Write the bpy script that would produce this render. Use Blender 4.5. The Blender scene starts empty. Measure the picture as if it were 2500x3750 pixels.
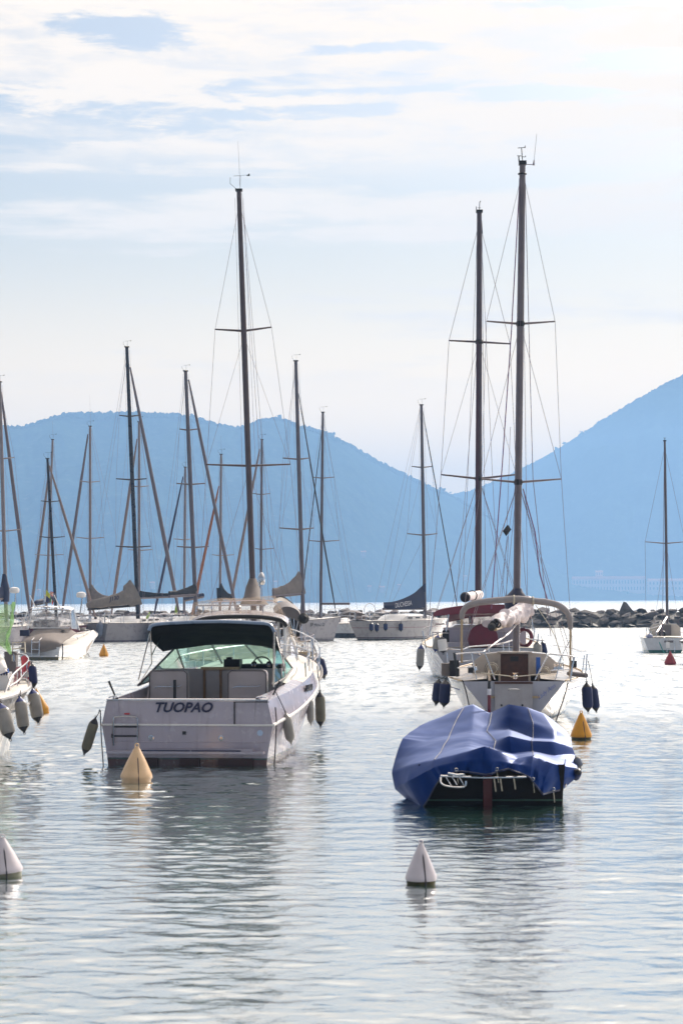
import bpy, math, random
import numpy as np
from mathutils import Vector, Matrix, noise

random.seed(7)
SC = bpy.context.scene
COL = SC.collection

# ------------------------------------------------------------------ camera
CAM_H = 2.8
FPX = 7200.0                      # focal length in pixels of the 2500x3750 photograph
T = ROLL = 0.0053                 # slight roll of the camera
CR = Vector((math.cos(T), 0, -math.sin(T)))
CU = Vector((math.sin(T), 0, math.cos(T)))
cam_d = bpy.data.cameras.new('camera')
cam = bpy.data.objects.new('camera', cam_d)
COL.objects.link(cam)
cam_d.sensor_fit = 'VERTICAL'
cam_d.sensor_height = 36.0
cam_d.lens = FPX / 3750 * 36
cam_d.shift_y = (2200 - 1875) / 3750
cam_d.clip_start = 0.5
cam_d.clip_end = 20000
m3 = Matrix((CR, CU, Vector((0, -1, 0)))).transposed()
cam.matrix_world = Matrix.Translation((0, 0, CAM_H)) @ m3.to_4x4()
cam_d.dof.use_dof = True
cam_d.dof.focus_distance = 110.0
cam_d.dof.aperture_fstop = 4.5
SC.camera = cam

def P(px, py, Y):
    """point seen at photograph pixel px,py that stands Y metres ahead of the camera"""
    return Vector((0, Y, CAM_H)) + CR * ((px - 1250) / FPX * Y) + CU * ((2200 - py) / FPX * Y)

# ------------------------------------------------------------------ sky and sun
SUN_AZ, SUN_EL = math.radians(32), math.radians(34)    # azimuth to the right of +Y
w = bpy.data.worlds.new('World'); SC.world = w
w.use_nodes = True
nt = w.node_tree; nt.nodes.clear()

class NG:
    def __init__(s, nt): s.nt = nt
    def n(s, t, **k):
        nd = s.nt.nodes.new(t)
        for a, b in k.items(): setattr(nd, a, b)
        return nd
    def l(s, a, b): s.nt.links.new(a, b)
    def m(s, op, a, b=None, c=None, clamp=False):
        nd = s.n('ShaderNodeMath', operation=op); nd.use_clamp = clamp
        for i, v in enumerate((a, b, c)):
            if v is None: continue
            if isinstance(v, (int, float)): nd.inputs[i].default_value = v
            else: s.l(v, nd.inputs[i])
        return nd.outputs[0]
    def ss(s, v, a, b, o0=0.0, o1=1.0):
        nd = s.n('ShaderNodeMapRange', interpolation_type='SMOOTHSTEP')
        s.l(v, nd.inputs[0])
        for i, x in zip((1, 2, 3, 4), (a, b, o0, o1)): nd.inputs[i].default_value = x
        return nd.outputs[0]
    def noise(s, vec, scale, detail=4, rough=0.55, dist=0.0):
        nd = s.n('ShaderNodeTexNoise')
        if vec is not None: s.l(vec, nd.inputs['Vector'])
        nd.inputs['Scale'].default_value = scale; nd.inputs['Detail'].default_value = detail
        nd.inputs['Roughness'].default_value = rough; nd.inputs['Distortion'].default_value = dist
        return nd.outputs[0]
    def map(s, vec, loc=(0, 0, 0), rot=(0, 0, 0), sc=(1, 1, 1)):
        nd = s.n('ShaderNodeMapping'); s.l(vec, nd.inputs[0])
        nd.inputs[1].default_value = loc; nd.inputs[2].default_value = rot; nd.inputs[3].default_value = sc
        return nd.outputs[0]

g = NG(nt)
sky = g.n('ShaderNodeTexSky', sky_type='NISHITA')
sky.sun_disc = False
sky.sun_elevation = SUN_EL
sky.sun_rotation = SUN_AZ
sky.air_density = 1.0; sky.dust_density = 3.0; sky.ozone_density = 1.0; sky.altitude = 0
tc = g.n('ShaderNodeTexCoord')
gen = tc.outputs['Generated']
sp = g.n('ShaderNodeSeparateXYZ'); g.l(gen, sp.inputs[0])
dx, dy, dz = sp.outputs
big = g.noise(g.map(gen, (0.3, 0.1, 0.0), (0, math.radians(3), 0), (1, 1, 7)), 5.0, 8, 0.6, 0.3)
fine = g.noise(g.map(gen, (2.3, 1.1, 0.4), (0, math.radians(-4), 0), (1, 1, 5)), 22.0, 9, 0.62, 0.25)
band = g.noise(g.map(gen, (5.3, 0.1, 1.7), (0, math.radians(2), 0), (1, 1, 14)), 3.2, 7, 0.55, 0.2)
edge = g.m('ADD', dz, g.m('MULTIPLY', g.m('SUBTRACT', big, 0.5), 0.022))
cover = g.ss(edge, 0.206, 0.226)
rag = g.m('MULTIPLY_ADD', g.m('SUBTRACT', fine, 0.5), 1.6, 0.0)
gaps = None
for (gx, gz, rx, rz, tilt) in [(-0.175, 0.2405, 0.10, 0.0125, 0.03), (-0.105, 0.2725, 0.032, 0.0080, -0.05),
                         (0.0, 0.2535, 0.055, 0.0045, 0.02), (0.105, 0.249, 0.04, 0.0042, -0.01),
                         (0.155, 0.262, 0.04, 0.0040, 0.0), (0.02, 0.270, 0.035, 0.0034, 0.03), (-0.02, 0.2415, 0.045, 0.0035, 0.02), (0.14, 0.288, 0.06, 0.005, 0.02)]:
    ex = g.m('DIVIDE', g.m('SUBTRACT', dx, gx), rx)
    ez = g.m('DIVIDE', g.m('SUBTRACT', g.m('SUBTRACT', dz, gz), g.m('MULTIPLY', dx, tilt)), rz)
    d2 = g.m('ADD', g.m('MULTIPLY', ex, ex), g.m('MULTIPLY', ez, ez))
    d2 = g.m('ADD', d2, g.m('MULTIPLY', rag, 4.2))
    v = g.ss(d2, 0.35, 1.5, 1.0, 0.0)
    v = g.m('MULTIPLY', v, g.ss(dy, 0.0, 0.1))
    gaps = v if gaps is None else g.m('MAXIMUM', gaps, v)
hi = g.m('MULTIPLY', cover, g.m('SUBTRACT', 1.0, gaps))
hi = g.m('MULTIPLY', hi, g.ss(g.m('ADD', big, g.m('MULTIPLY', rag, 0.35)), 0.15, 0.45, 0.75, 1.0))
lo = g.ss(g.m('ADD', band, g.m('MULTIPLY', rag, 0.16)), 0.50, 0.64, 0.0, 0.9)
lo = g.m('MULTIPLY', lo, g.ss(dz, 0.09, 0.17))
mask = g.m('MAXIMUM', hi, lo, clamp=True)
mask = g.m('MULTIPLY', mask, g.ss(g.m('ADD', fine, g.m('MULTIPLY', big, 0.6)), 0.58, 0.90, 0.50, 1.0))
hz = g.ss(dz, 0.10, 0.27, 1.0, 0.15)
dsun = g.n('ShaderNodeVectorMath', operation='DOT_PRODUCT'); g.l(gen, dsun.inputs[0])
dsun.inputs[1].default_value = (math.sin(SUN_AZ) * math.cos(SUN_EL), math.cos(SUN_AZ) * math.cos(SUN_EL), math.sin(SUN_EL))
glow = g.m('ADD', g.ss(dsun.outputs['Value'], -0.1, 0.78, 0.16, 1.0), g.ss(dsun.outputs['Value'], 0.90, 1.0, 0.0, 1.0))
mixh = g.n('ShaderNodeMix', data_type='RGBA')
g.l(g.m('MULTIPLY', hz, 0.78), mixh.inputs[0])
g.l(sky.outputs[0], mixh.inputs[6]); warm = g.n('ShaderNodeMix', data_type='RGBA'); g.l(g.ss(dz, 0.03, 0.20), warm.inputs[0])
warm.inputs[6].default_value = (34, 21.5, 7.5, 1); warm.inputs[7].default_value = (11.6, 9.5, 5.4, 1)
neut = g.n('ShaderNodeMix', data_type='RGBA'); g.l(g.ss(dz, 0.27, 0.52), neut.inputs[0]); g.l(warm.outputs[2], neut.inputs[6]); neut.inputs[7].default_value = (15.5, 14.5, 13.5, 1)  # sky above the view made brighter, so the water reflects more light
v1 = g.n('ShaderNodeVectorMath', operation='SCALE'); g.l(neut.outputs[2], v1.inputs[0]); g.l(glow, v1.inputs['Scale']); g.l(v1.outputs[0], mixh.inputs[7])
mix = g.n('ShaderNodeMix', data_type='RGBA')
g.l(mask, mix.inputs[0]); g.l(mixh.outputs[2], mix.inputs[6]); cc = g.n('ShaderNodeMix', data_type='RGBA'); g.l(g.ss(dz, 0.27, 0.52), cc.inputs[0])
cc.inputs[6].default_value = (12.4, 10.3, 7.9, 1); cc.inputs[7].default_value = (20, 18.0, 15.8, 1)  # clouds above the view brightened likewise for the water
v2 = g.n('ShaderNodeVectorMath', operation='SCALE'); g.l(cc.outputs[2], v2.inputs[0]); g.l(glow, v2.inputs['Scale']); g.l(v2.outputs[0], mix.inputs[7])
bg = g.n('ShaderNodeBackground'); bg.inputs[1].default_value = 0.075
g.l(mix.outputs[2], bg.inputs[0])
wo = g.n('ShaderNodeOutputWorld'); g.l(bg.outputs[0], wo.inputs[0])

sun_d = bpy.data.lights.new('sun', 'SUN'); sun_d.energy = 4.0; sun_d.angle = math.radians(0.5)
sun_d.color = (1.0, 0.90, 0.79)
sun = bpy.data.objects.new('sun', sun_d); COL.objects.link(sun)
sd = Vector((math.sin(SUN_AZ) * math.cos(SUN_EL), math.cos(SUN_AZ) * math.cos(SUN_EL), math.sin(SUN_EL)))
sun.rotation_euler = sd.to_track_quat('Z', 'Y').to_euler()
sun.location = (20, 20, 40)

vs = SC.view_settings
vs.view_transform = 'Standard'; vs.look = 'None'; vs.gamma = 1; vs.use_curve_mapping = False
vs.exposure = 0.60
SC.cycles.use_denoising = True
SC.cycles.max_bounces = 8; SC.cycles.volume_bounces = 1
SC.cycles.transparent_max_bounces = 24
SC.cycles.sample_clamp_indirect = 4.0

# ------------------------------------------------------------------ materials
MATS = {}
def mat(name, col, rough=0.5, metal=0.0, var=0.12, vscale=3.0, bump=0.0, bscale=30.0, coat=0.0, spec=0.5, sheen=0.0,
        dirt=None, trans=0.0, stripes=None, streak=0.0, emit=None):
    if name in MATS: return MATS[name]
    m = bpy.data.materials.new(name); m.use_nodes = True
    nt = m.node_tree; nt.nodes.clear(); g = NG(nt)
    out = g.n('ShaderNodeOutputMaterial'); b = g.n('ShaderNodeBsdfPrincipled')
    tc = g.n('ShaderNodeTexCoord'); ob = tc.outputs['Object']
    n1 = g.noise(ob, vscale, 6, 0.6)
    f = g.ss(n1, 0.25, 0.75, 1 - var, 1 + var)
    vm = g.n('ShaderNodeVectorMath', operation='SCALE'); vm.inputs[0].default_value = col; g.l(f, vm.inputs['Scale'])
    cur = vm.outputs[0]
    if streak:
        s1 = g.noise(g.map(ob, sc=(9, 9, 0.7)), 1.0, 5, 0.6)
        k = g.ss(s1, 0.5, 0.8, 0, streak)
        mx = g.n('ShaderNodeMix', data_type='RGBA'); g.l(k, mx.inputs[0]); g.l(cur, mx.inputs[6])
        mx.inputs[7].default_value = (col[0]*0.5, col[1]*0.46, col[2]*0.38, 1); cur = mx.outputs[2]
    if stripes:
        sx = g.n('ShaderNodeSeparateXYZ'); g.l(ob, sx.inputs[0])
        for (z0, z1, c) in stripes:
            k = g.m('MULTIPLY', g.m('GREATER_THAN', sx.outputs[2], z0), g.m('LESS_THAN', sx.outputs[2], z1))
            mx = g.n('ShaderNodeMix', data_type='RGBA'); g.l(k, mx.inputs[0]); g.l(cur, mx.inputs[6])
            mx.inputs[7].default_value = (*c, 1); cur = mx.outputs[2]
    if dirt:
        n2 = g.noise(ob, vscale * 4, 8, 0.7)
        k = g.ss(n2, 0.52, 0.72, 0, dirt[1])
        mx = g.n('ShaderNodeMix', data_type='RGBA'); g.l(k, mx.inputs[0]); g.l(cur, mx.inputs[6])
        mx.inputs[7].default_value = (*dirt[0], 1); cur = mx.outputs[2]
    g.l(cur, b.inputs['Base Color'])
    r = g.ss(n1, 0.2, 0.8, max(0.02, rough - 0.08), rough + 0.08); g.l(r, b.inputs['Roughness'])
    b.inputs['Metallic'].default_value = metal
    b.inputs['Specular IOR Level'].default_value = spec
    b.inputs['Coat Weight'].default_value = coat; b.inputs['Coat Roughness'].default_value = 0.08
    b.inputs['Sheen Weight'].default_value = sheen
    if trans: b.inputs['Transmission Weight'].default_value = trans
    if bump:
        bp = g.n('ShaderNodeBump'); bp.inputs['Distance'].default_value = bump
        g.l(g.noise(ob, bscale, 6, 0.6), bp.inputs['Height']); g.l(bp.outputs[0], b.inputs['Normal'])
    g.l(b.outputs[0], out.inputs[0])
    MATS[name] = m
    return m

def see_through(name, tint, gloss=0.15, body=(0.8, 0.8, 0.8), bodyf=0.1, rough=0.03, weave=0.0, wscale=60):
    if name in MATS: return MATS[name]
    m = bpy.data.materials.new(name); m.use_nodes = True
    nt = m.node_tree; nt.nodes.clear(); g = NG(nt)
    out = g.n('ShaderNodeOutputMaterial')
    tr = g.n('ShaderNodeBsdfTransparent'); tr.inputs[0].default_value = (*tint, 1)
    gl = g.n('ShaderNodeBsdfGlossy'); gl.inputs['Roughness'].default_value = rough
    df = g.n('ShaderNodeBsdfDiffuse'); df.inputs[0].default_value = (*body, 1)
    tl = g.n('ShaderNodeBsdfTranslucent'); tl.inputs[0].default_value = (*body, 1)
    dt = g.n('ShaderNodeMixShader'); dt.inputs[0].default_value = 0.5; g.l(df.outputs[0], dt.inputs[1]); g.l(tl.outputs[0], dt.inputs[2])
    a = g.n('ShaderNodeMixShader'); g.l(tr.outputs[0], a.inputs[1]); g.l(dt.outputs[0], a.inputs[2])
    tc = g.n('ShaderNodeTexCoord')
    n1 = g.noise(tc.outputs['Object'], 3.0, 5, 0.6)
    g.l(g.ss(n1, 0.3, 0.7, bodyf * (1 - weave), min(1.0, bodyf * (1 + weave))), a.inputs[0])
    c = g.n('ShaderNodeMixShader'); 
    lw = g.n('ShaderNodeFresnel'); lw.inputs[0].default_value = 1.45
    g.l(g.m('MULTIPLY', lw.outputs[0], gloss * 5, clamp=True), c.inputs[0])
    g.l(a.outputs[0], c.inputs[1]); g.l(gl.outputs[0], c.inputs[2])
    g.l(c.outputs[0], out.inputs[0])
    MATS[name] = m
    return m

GEL = mat('gelcoat', (0.66, 0.64, 0.63), 0.22, coat=0.5, var=0.05, streak=0.25)
GELG = mat('aged_gelcoat', (0.52, 0.50, 0.50), 0.3, coat=0.3, var=0.08, streak=0.35, dirt=((0.25, 0.22, 0.18), 0.35))
CREAM = mat('cream_gelcoat', (0.50, 0.44, 0.38), 0.3, coat=0.3, var=0.08, dirt=((0.3, 0.25, 0.18), 0.3))
DECK = mat('nonslip_deck', (0.66, 0.62, 0.56), 0.6, var=0.08, bump=0.002, bscale=80)
TEAK = mat('teak', (0.22, 0.12, 0.06), 0.55, var=0.3, vscale=8)
TEAKL = mat('weathered_teak', (0.45, 0.33, 0.2), 0.6, var=0.2, vscale=8)
DKWOOD = mat('dark_wood', (0.07, 0.025, 0.015), 0.4, var=0.3, vscale=10)
ALU = mat('mast_alloy', (0.12, 0.10, 0.11), 0.38, metal=0.35, var=0.12, vscale=2)
ALUL = mat('pale_mast_alloy', (0.22, 0.18, 0.18), 0.4, metal=0.3, var=0.1, vscale=2)
BLKMAST = mat('black_mast_paint', (0.015, 0.012, 0.016), 0.3, var=0.2)
STEEL = mat('stainless_steel', (0.62, 0.6, 0.6), 0.18, metal=1.0, var=0.05)
WIRE = mat('rigging_wire', (0.16, 0.12, 0.15), 0.4, metal=0.4)
DKROPE = mat('dark_rope', (0.04, 0.035, 0.045), 0.8)
ROPE = mat('pale_rope', (0.5, 0.45, 0.36), 0.8, var=0.2, vscale=20)
NAVY = mat('navy_canvas', (0.012, 0.016, 0.05), 0.65, var=0.25, sheen=0.15, bump=0.004, bscale=12)
NAVYG = mat('navy_bimini_canvas', (0.004, 0.004, 0.010), 0.8, var=0.2, spec=0.05, bump=0.003, bscale=10)
BLACKC = mat('black_canvas', (0.01, 0.01, 0.014), 0.7, var=0.25, bump=0.004, bscale=10)
BURG = mat('burgundy_canvas', (0.11, 0.008, 0.022), 0.6, var=0.2, sheen=0.1, bump=0.003, bscale=10)
GREYC = mat('grey_canvas', (0.14, 0.125, 0.13), 0.7, var=0.15, bump=0.004, bscale=10)
BEIGEC = mat('beige_canvas', (0.20, 0.17, 0.15), 0.75, var=0.15, bump=0.005, bscale=9)
TAUPE = mat('taupe_cover', (0.17, 0.14, 0.125), 0.75, var=0.15, bump=0.005, bscale=9)
WHITEC = mat('white_cloth', (0.72, 0.68, 0.66), 0.7, var=0.1, bump=0.006, bscale=9)
SAILC = mat('crumpled_sail', (0.50, 0.44, 0.46), 0.6, var=0.25, vscale=5, bump=0.03, bscale=7)
RUB = mat('black_rubber', (0.012, 0.012, 0.014), 0.45)
FBODY = mat('fender_vinyl', (0.27, 0.25, 0.23), 0.35, var=0.15, vscale=5, dirt=((0.2, 0.18, 0.13), 0.5))
FOLIVE = mat('weathered_fender_vinyl', (0.12, 0.11, 0.075), 0.4, var=0.25, vscale=5, dirt=((0.10, 0.08, 0.05), 0.5))
FNAVY = mat('navy_fender_sock', (0.010, 0.017, 0.075), 0.75, var=0.2)
FBLUE = mat('blue_fender_tip', (0.015, 0.03, 0.16), 0.4)
FDARK = mat('dark_fender_tip', (0.01, 0.008, 0.014), 0.35)
FGREY = mat('blue_grey_fender', (0.13, 0.15, 0.2), 0.5)
REDP = mat('red_paint', (0.42, 0.02, 0.025), 0.4, var=0.15)
ORANGE = mat('orange_vinyl', (0.7, 0.13, 0.02), 0.4)
TARP = mat('blue_tarpaulin', (0.002, 0.020, 0.115), 0.42, var=0.12, vscale=2, spec=0.22, sheen=0.0, bump=0.006, bscale=5)
GLASS = see_through('teal_glass', (0.50, 0.74, 0.68), 0.16, (0.1, 0.4, 0.35), 0.10)
VINYL = see_through('clear_vinyl', (0.86, 0.85, 0.85), 0.2, (0.85, 0.83, 0.83), 0.30, 0.12, 0.7)
DKGLASS = mat('dark_window', (0.02, 0.02, 0.025), 0.08, spec=0.8)
NETB = see_through('beige_netting', (1, 0.98, 0.95), 0.0, (0.45, 0.38, 0.32), 0.20, 0.4, 0.45)
NETG = see_through('green_netting', (0.95, 1, 0.95), 0.0, (0.28, 0.42, 0.20), 0.30, 0.4, 0.6)
INK = mat('dark_lettering', (0.012, 0.014, 0.05), 0.5)
INKG = mat('grey_lettering', (0.07, 0.065, 0.07), 0.5)
INKW = mat('pale_lettering', (0.5, 0.48, 0.5), 0.6)
BLUEL = mat('blue_lettering', (0.10, 0.14, 0.38), 0.5)
ANTIF = mat('dark_antifouling', (0.05, 0.02, 0.02), 0.6, dirt=((0.02, 0.03, 0.015), 0.8))
BLUEP = mat('bright_blue_plastic', (0.02, 0.10, 0.42), 0.5)

# ------------------------------------------------------------------ mesh helpers
class MB:
    def __init__(s): s.v = []; s.f = []
    def add(s, vs, fs):
        o = len(s.v); s.v += [tuple(v) for v in vs]; s.f += [tuple(i + o for i in f) for f in fs]; return s
    def tube(s, pts, r, n=6, cap=True):
        pts = [Vector(p) for p in pts]; N = len(pts)
        rs = list(r) if isinstance(r, (list, tuple)) else [r] * N
        vs = []; prev = None
        for i, p in enumerate(pts):
            t = (pts[min(i+1, N-1)] - pts[max(i-1, 0)])
            t = t.normalized() if t.length > 1e-9 else Vector((0, 0, 1))
            if prev is None:
                a = Vector((0, 0, 1)) if abs(t.z) < 0.9 else Vector((0, 1, 0))
                u = (a - t * a.dot(t)).normalized()
            else:
                u = (prev - t * prev.dot(t)); u = u.normalized() if u.length > 1e-6 else prev
            prev = u; w_ = t.cross(u)
            for k in range(n):
                a = 2 * math.pi * k / n
                vs.append(p + (u * math.cos(a) + w_ * math.sin(a)) * rs[i])
        fs = []
        for i in range(N - 1):
            for k in range(n):
                k2 = (k + 1) % n
                fs.append((i*n + k, i*n + k2, (i+1)*n + k2, (i+1)*n + k))
        if cap: fs.append(tuple(range(n - 1, -1, -1))); fs.append(tuple((N-1)*n + k for k in range(n)))
        return s.add(vs, fs)
    def box(s, c, sz, rz=0.0):
        c = Vector(c); M = Matrix.Rotation(rz, 3, 'Z'); vs = []
        for dx in (-.5, .5):
            for dy in (-.5, .5):
                for dz in (-.5, .5): vs.append(c + M @ Vector((dx*sz[0], dy*sz[1], dz*sz[2])))
        return s.add(vs, [(0,1,3,2),(4,6,7,5),(0,4,5,1),(2,3,7,6),(0,2,6,4),(1,5,7,3)])
    def loft(s, secs, close=False, cap=False):
        n = len(secs[0]); vs = [p for q in secs for p in q]; fs = []
        for i in range(len(secs) - 1):
            for k in range(n if close else n - 1):
                k2 = (k + 1) % n
                fs.append((i*n + k, i*n + k2, (i+1)*n + k2, (i+1)*n + k))
        if cap: fs.append(tuple(range(n - 1, -1, -1))); fs.append(tuple((len(secs)-1)*n + k for k in range(n)))
        return s.add(vs, fs)
    def lathe(s, prof, base, axis=(0, 0, 1), n=20):
        base = Vector(base); ax = Vector(axis).normalized()
        a = Vector((1, 0, 0)) if abs(ax.x) < 0.9 else Vector((0, 1, 0))
        u = (a - ax * a.dot(ax)).normalized(); w_ = ax.cross(u); secs = []
        for (r, z) in prof:
            secs.append([base + ax * z + (u * math.cos(2*math.pi*k/n) + w_ * math.sin(2*math.pi*k/n)) * max(r, 1e-4) for k in range(n)])
        return s.loft(secs, close=True, cap=True)
    def prism(s, pts, vec):
        pts = [Vector(p) for p in pts]; vec = Vector(vec); n = len(pts)
        fs = [tuple(range(n - 1, -1, -1)), tuple(range(n, 2*n))]
        fs += [(k, (k+1) % n, (k+1) % n + n, k + n) for k in range(n)]
        return s.add(pts + [p + vec for p in pts], fs)
    def ring(s, c, R, r, axis=(0, 1, 0), n=20, m=6, a0=0, a1=2*math.pi):
        ax = Vector(axis).normalized(); a = Vector((0, 0, 1)) if abs(ax.z) < 0.9 else Vector((1, 0, 0))
        u = (a - ax*a.dot(ax)).normalized(); w_ = ax.cross(u)
        return s.tube([Vector(c) + (u*math.cos(a0+(a1-a0)*k/n) + w_*math.sin(a0+(a1-a0)*k/n))*R for k in range(n+1)], r, m)
    def build(s, name, m, parent=None, smooth=True, local=False, auto=35):
        me = bpy.data.meshes.new(name)
        vs = s.v
        if parent is not None and not local:
            pp = parent if parent.name in XF else parent.parent
            inv = XF[pp.name].inverted()
            vs = [tuple(inv @ Vector(v)) for v in vs]
        me.from_pydata(vs, [], s.f)
        import bmesh
        bm = bmesh.new(); bm.from_mesh(me)
        bmesh.ops.recalc_face_normals(bm, faces=bm.faces)
        ca = math.radians(auto)
        for f in bm.faces: f.smooth = smooth
        if smooth:
            for e in bm.edges:
                if len(e.link_faces) == 2 and e.calc_face_angle(0) > ca: e.smooth = False
        bm.to_mesh(me); bm.free()
        me.materials.append(m)
        o = bpy.data.objects.new(name, me); COL.objects.link(o)
        if parent is not None: o.parent = parent
        return o

XF = {}
def thing(name, label, cat, loc, yaw=0.0, group=None):
    """empty at the base; yaw turns the bow (+Y) towards +X"""
    o = bpy.data.objects.new(name, None); COL.objects.link(o)
    o.location = loc; o.rotation_euler = (0, 0, -yaw)
    o['label'] = label; o['category'] = cat
    if group: o['group'] = group
    o.empty_display_size = 0.3
    XF[o.name] = Matrix.Translation(Vector(loc)) @ Matrix.Rotation(-yaw, 4, 'Z')
    return o
def L2W(root, p): return XF[root.name] @ Vector(p)
def tagm(o, label, cat, group=None):
    o['label'] = label; o['category'] = cat
    if group: o['group'] = group
    return o
def structure(o): o['kind'] = 'structure'; return o

def cr(tbl, t):
    """smooth interpolation of the columns of a table at t"""
    tbl = np.array(tbl, float); x = tbl[:, 0]; n = len(x)
    i = int(np.clip(np.searchsorted(x, t, 'right') - 1, 0, n - 2))
    h = x[i+1] - x[i]; s = (t - x[i]) / h
    def tan(k):
        if k <= 0: return (tbl[1] - tbl[0]) / (x[1] - x[0])
        if k >= n - 1: return (tbl[-1] - tbl[-2]) / (x[-1] - x[-2])
        return (tbl[k+1] - tbl[k-1]) / (x[k+1] - x[k-1])
    a = tan(i) * h; b = tan(i+1) * h
    return ((2*s**3 - 3*s**2 + 1) * tbl[i] + (s**3 - 2*s**2 + s) * a + (-2*s**3 + 3*s**2) * tbl[i+1] + (s**3 - s**2) * b)[1:]

def smooth_path(pts, per=6):
    tb = [[i, *Vector(p)] for i, p in enumerate(pts)]
    n = (len(pts) - 1) * per
    return [Vector(cr(tb, i / per)) for i in range(n + 1)]

def nz(p, s=1.0, o=0.0): return noise.noise(Vector((p[0]*s + o, p[1]*s + o*1.7, p[2]*s)))

def sleeve(path, radii, n=14, rough=0.0, rs=3.0, seed=0.0):
    """wrinkled cloth tube along a path; radii = [(side, vertical)...] one per path point"""
    secs = []; N = len(path)
    for i, p in enumerate(path):
        p = Vector(p); t = (Vector(path[min(i+1, N-1)]) - Vector(path[max(i-1, 0)])).normalized()
        side = t.cross(Vector((0, 0, 1))).normalized(); up = side.cross(t)
        ra, rb = radii[i]; sec = []
        for k in range(n):
            a = 2 * math.pi * k / n
            q = p + side * math.cos(a) * ra + up * math.sin(a) * rb
            d = (q - p).normalized()
            q = q + d * rough * nz(q, rs, seed)
            sec.append(q)
        secs.append(sec)
    return MB().loft(secs, close=True, cap=True)

def cloth(ctrl, nu=6, nv=6, rough=0.0, rs=2.0, seed=0.0, thick=0.012):
    """sheet through a grid of control points (rows of points), with thickness"""
    rows = [smooth_path(r, nu) for r in ctrl]
    n = len(rows[0]); cols = []
    for k in range(n): cols.append(smooth_path([r[k] for r in rows], nv))
    m = len(cols[0])
    V = [[None]*n for _ in range(m)]
    for i in range(m):
        for k in range(n):
            q = cols[k][i]
            V[i][k] = q + Vector((0, 0, 1)) * rough * nz(q, rs, seed) + Vector((0, 1, 0)) * rough * 0.5 * nz(q, rs, seed+9)
    b = MB(); b.loft(V)
    lower = [[q - Vector((0, 0, thick)) for q in r] for r in V]
    b.loft([list(reversed(r)) for r in lower])
    return b

def text_mb(s, origin, right, up, width, height, shear=0.0, bold=0.0, depth=0.004):
    cu = bpy.data.curves.new('lettering', 'FONT'); cu.body = s; cu.offset = bold; cu.shear = shear; cu.resolution_u = 3
    o = bpy.data.objects.new('lettering_tmp', cu); COL.objects.link(o)
    dg = bpy.context.evaluated_depsgraph_get(); dg.update()
    me = o.evaluated_get(dg).to_mesh()
    co = np.array([v.co[:] for v in me.vertices]); fs = [tuple(p.vertices) for p in me.polygons]
    o.evaluated_get(dg).to_mesh_clear()
    bpy.data.objects.remove(o); bpy.data.curves.remove(cu)
    mn, mx = co.min(0), co.max(0)
    right = Vector(right).normalized(); up = Vector(up).normalized(); nrm = right.cross(up)
    O = Vector(origin)
    front = [O + right * float((c[0]-mn[0])/(mx[0]-mn[0])*width) + up * float((c[1]-mn[1])/(mx[1]-mn[1])*height) for c in co]
    b = MB(); b.add([p + nrm*depth for p in front], fs)
    return b

def hull_parts(root, tbl, L, Lwl, draft, m, flare=1.3, nS=28, m_tr=None, name='hull', cap=None, over=0.0):
    """tbl rows: t, half beam, sheer height, half waterline beam. local frame, bow at +Y"""
    secs = []
    for i in range(nS + 1):
        t = i / nS; b, z, wl = cr(tbl, t); b = max(b, 0.01); wl = max(wl, 0.006)
        half = []
        for k in range(8):
            s = k / 7
            yy = t * L * (1 - s) + (t * (Lwl - over) + over) * s
            half.append(Vector((wl + (b - wl) * (1 - s)**flare, yy, z * (1 - s))))
        yy = t * (Lwl - over) + over
        half.append(Vector((wl * 0.8, yy, -0.18)))
        half.append(Vector((0.002, yy * 0.98, -draft * (1 - t*t*0.8))))
        sec = half + [Vector((-p.x, p.y, p.z)) for p in reversed(half)]
        secs.append(sec)
    MB().loft(secs).build(name, m, root, local=True)
    tr = MB(); s0 = secs[0]; n = len(s0)
    tr.add([p + Vector((0, -0.004, 0)) for p in s0], [(k, k+1, n-2-k, n-1-k) for k in range(n//2 - 1)])
    tr.build('transom', m_tr or m, root, local=True, smooth=False)
    return secs

def sheer(tbl, L, t, side, din=0.0, dz=0.0):
    b, z, wl = cr(tbl, t)
    return Vector((side * max(b - din, 0.0), t * L, z + dz))

def rail_strip(root, tbl, L, name, m, r=0.03, dz=0.0, t0=0, t1=1):
    for sd_ in (-1, 1):
        MB().tube([sheer(tbl, L, t0 + (t1-t0)*i/24, sd_, -0.005, dz) for i in range(25)], r, 6).build(name, m, root, local=True)

def deck_part(root, tbl, L, m, t0=0.0, t1=1.0, camber=0.05, dz=0.0, name='deck', din=0.02):
    secs = []
    for i in range(21):
        t = t0 + (t1 - t0) * i / 20; b, z, wl = cr(tbl, t); b = max(b - din, 0.005)
        secs.append([Vector((b*u, t*L, z + dz + camber*(1-u*u))) for u in (-1, -.6, -.2, .2, .6, 1)])
    MB().loft(secs).build(name, m, root, local=True)

def stanchions(root, tbl, L, ts, h=0.6, r=0.012, din=0.06, side=(-1, 1), lines=(0.5, 1.0), wr=0.005, sm=None):
    sm = sm or STEEL
    mesh = None
    for sd_ in side:
        for t in ts:
            p = sheer(tbl, L, t, sd_, din)
            if mesh is None:
                o = MB().tube([(0, 0, 0), (0, 0, h)], r, 6).build('stanchion', sm, root, local=True); mesh = o.data
            else:
                o = bpy.data.objects.new('stanchion', mesh); COL.objects.link(o); o.parent = root
            o.location = p
        for k in lines:
            MB().tube([sheer(tbl, L, t, sd_, din, h*k) for t in ts], wr, 5).build('lifeline', WIRE, root, local=True)

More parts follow.
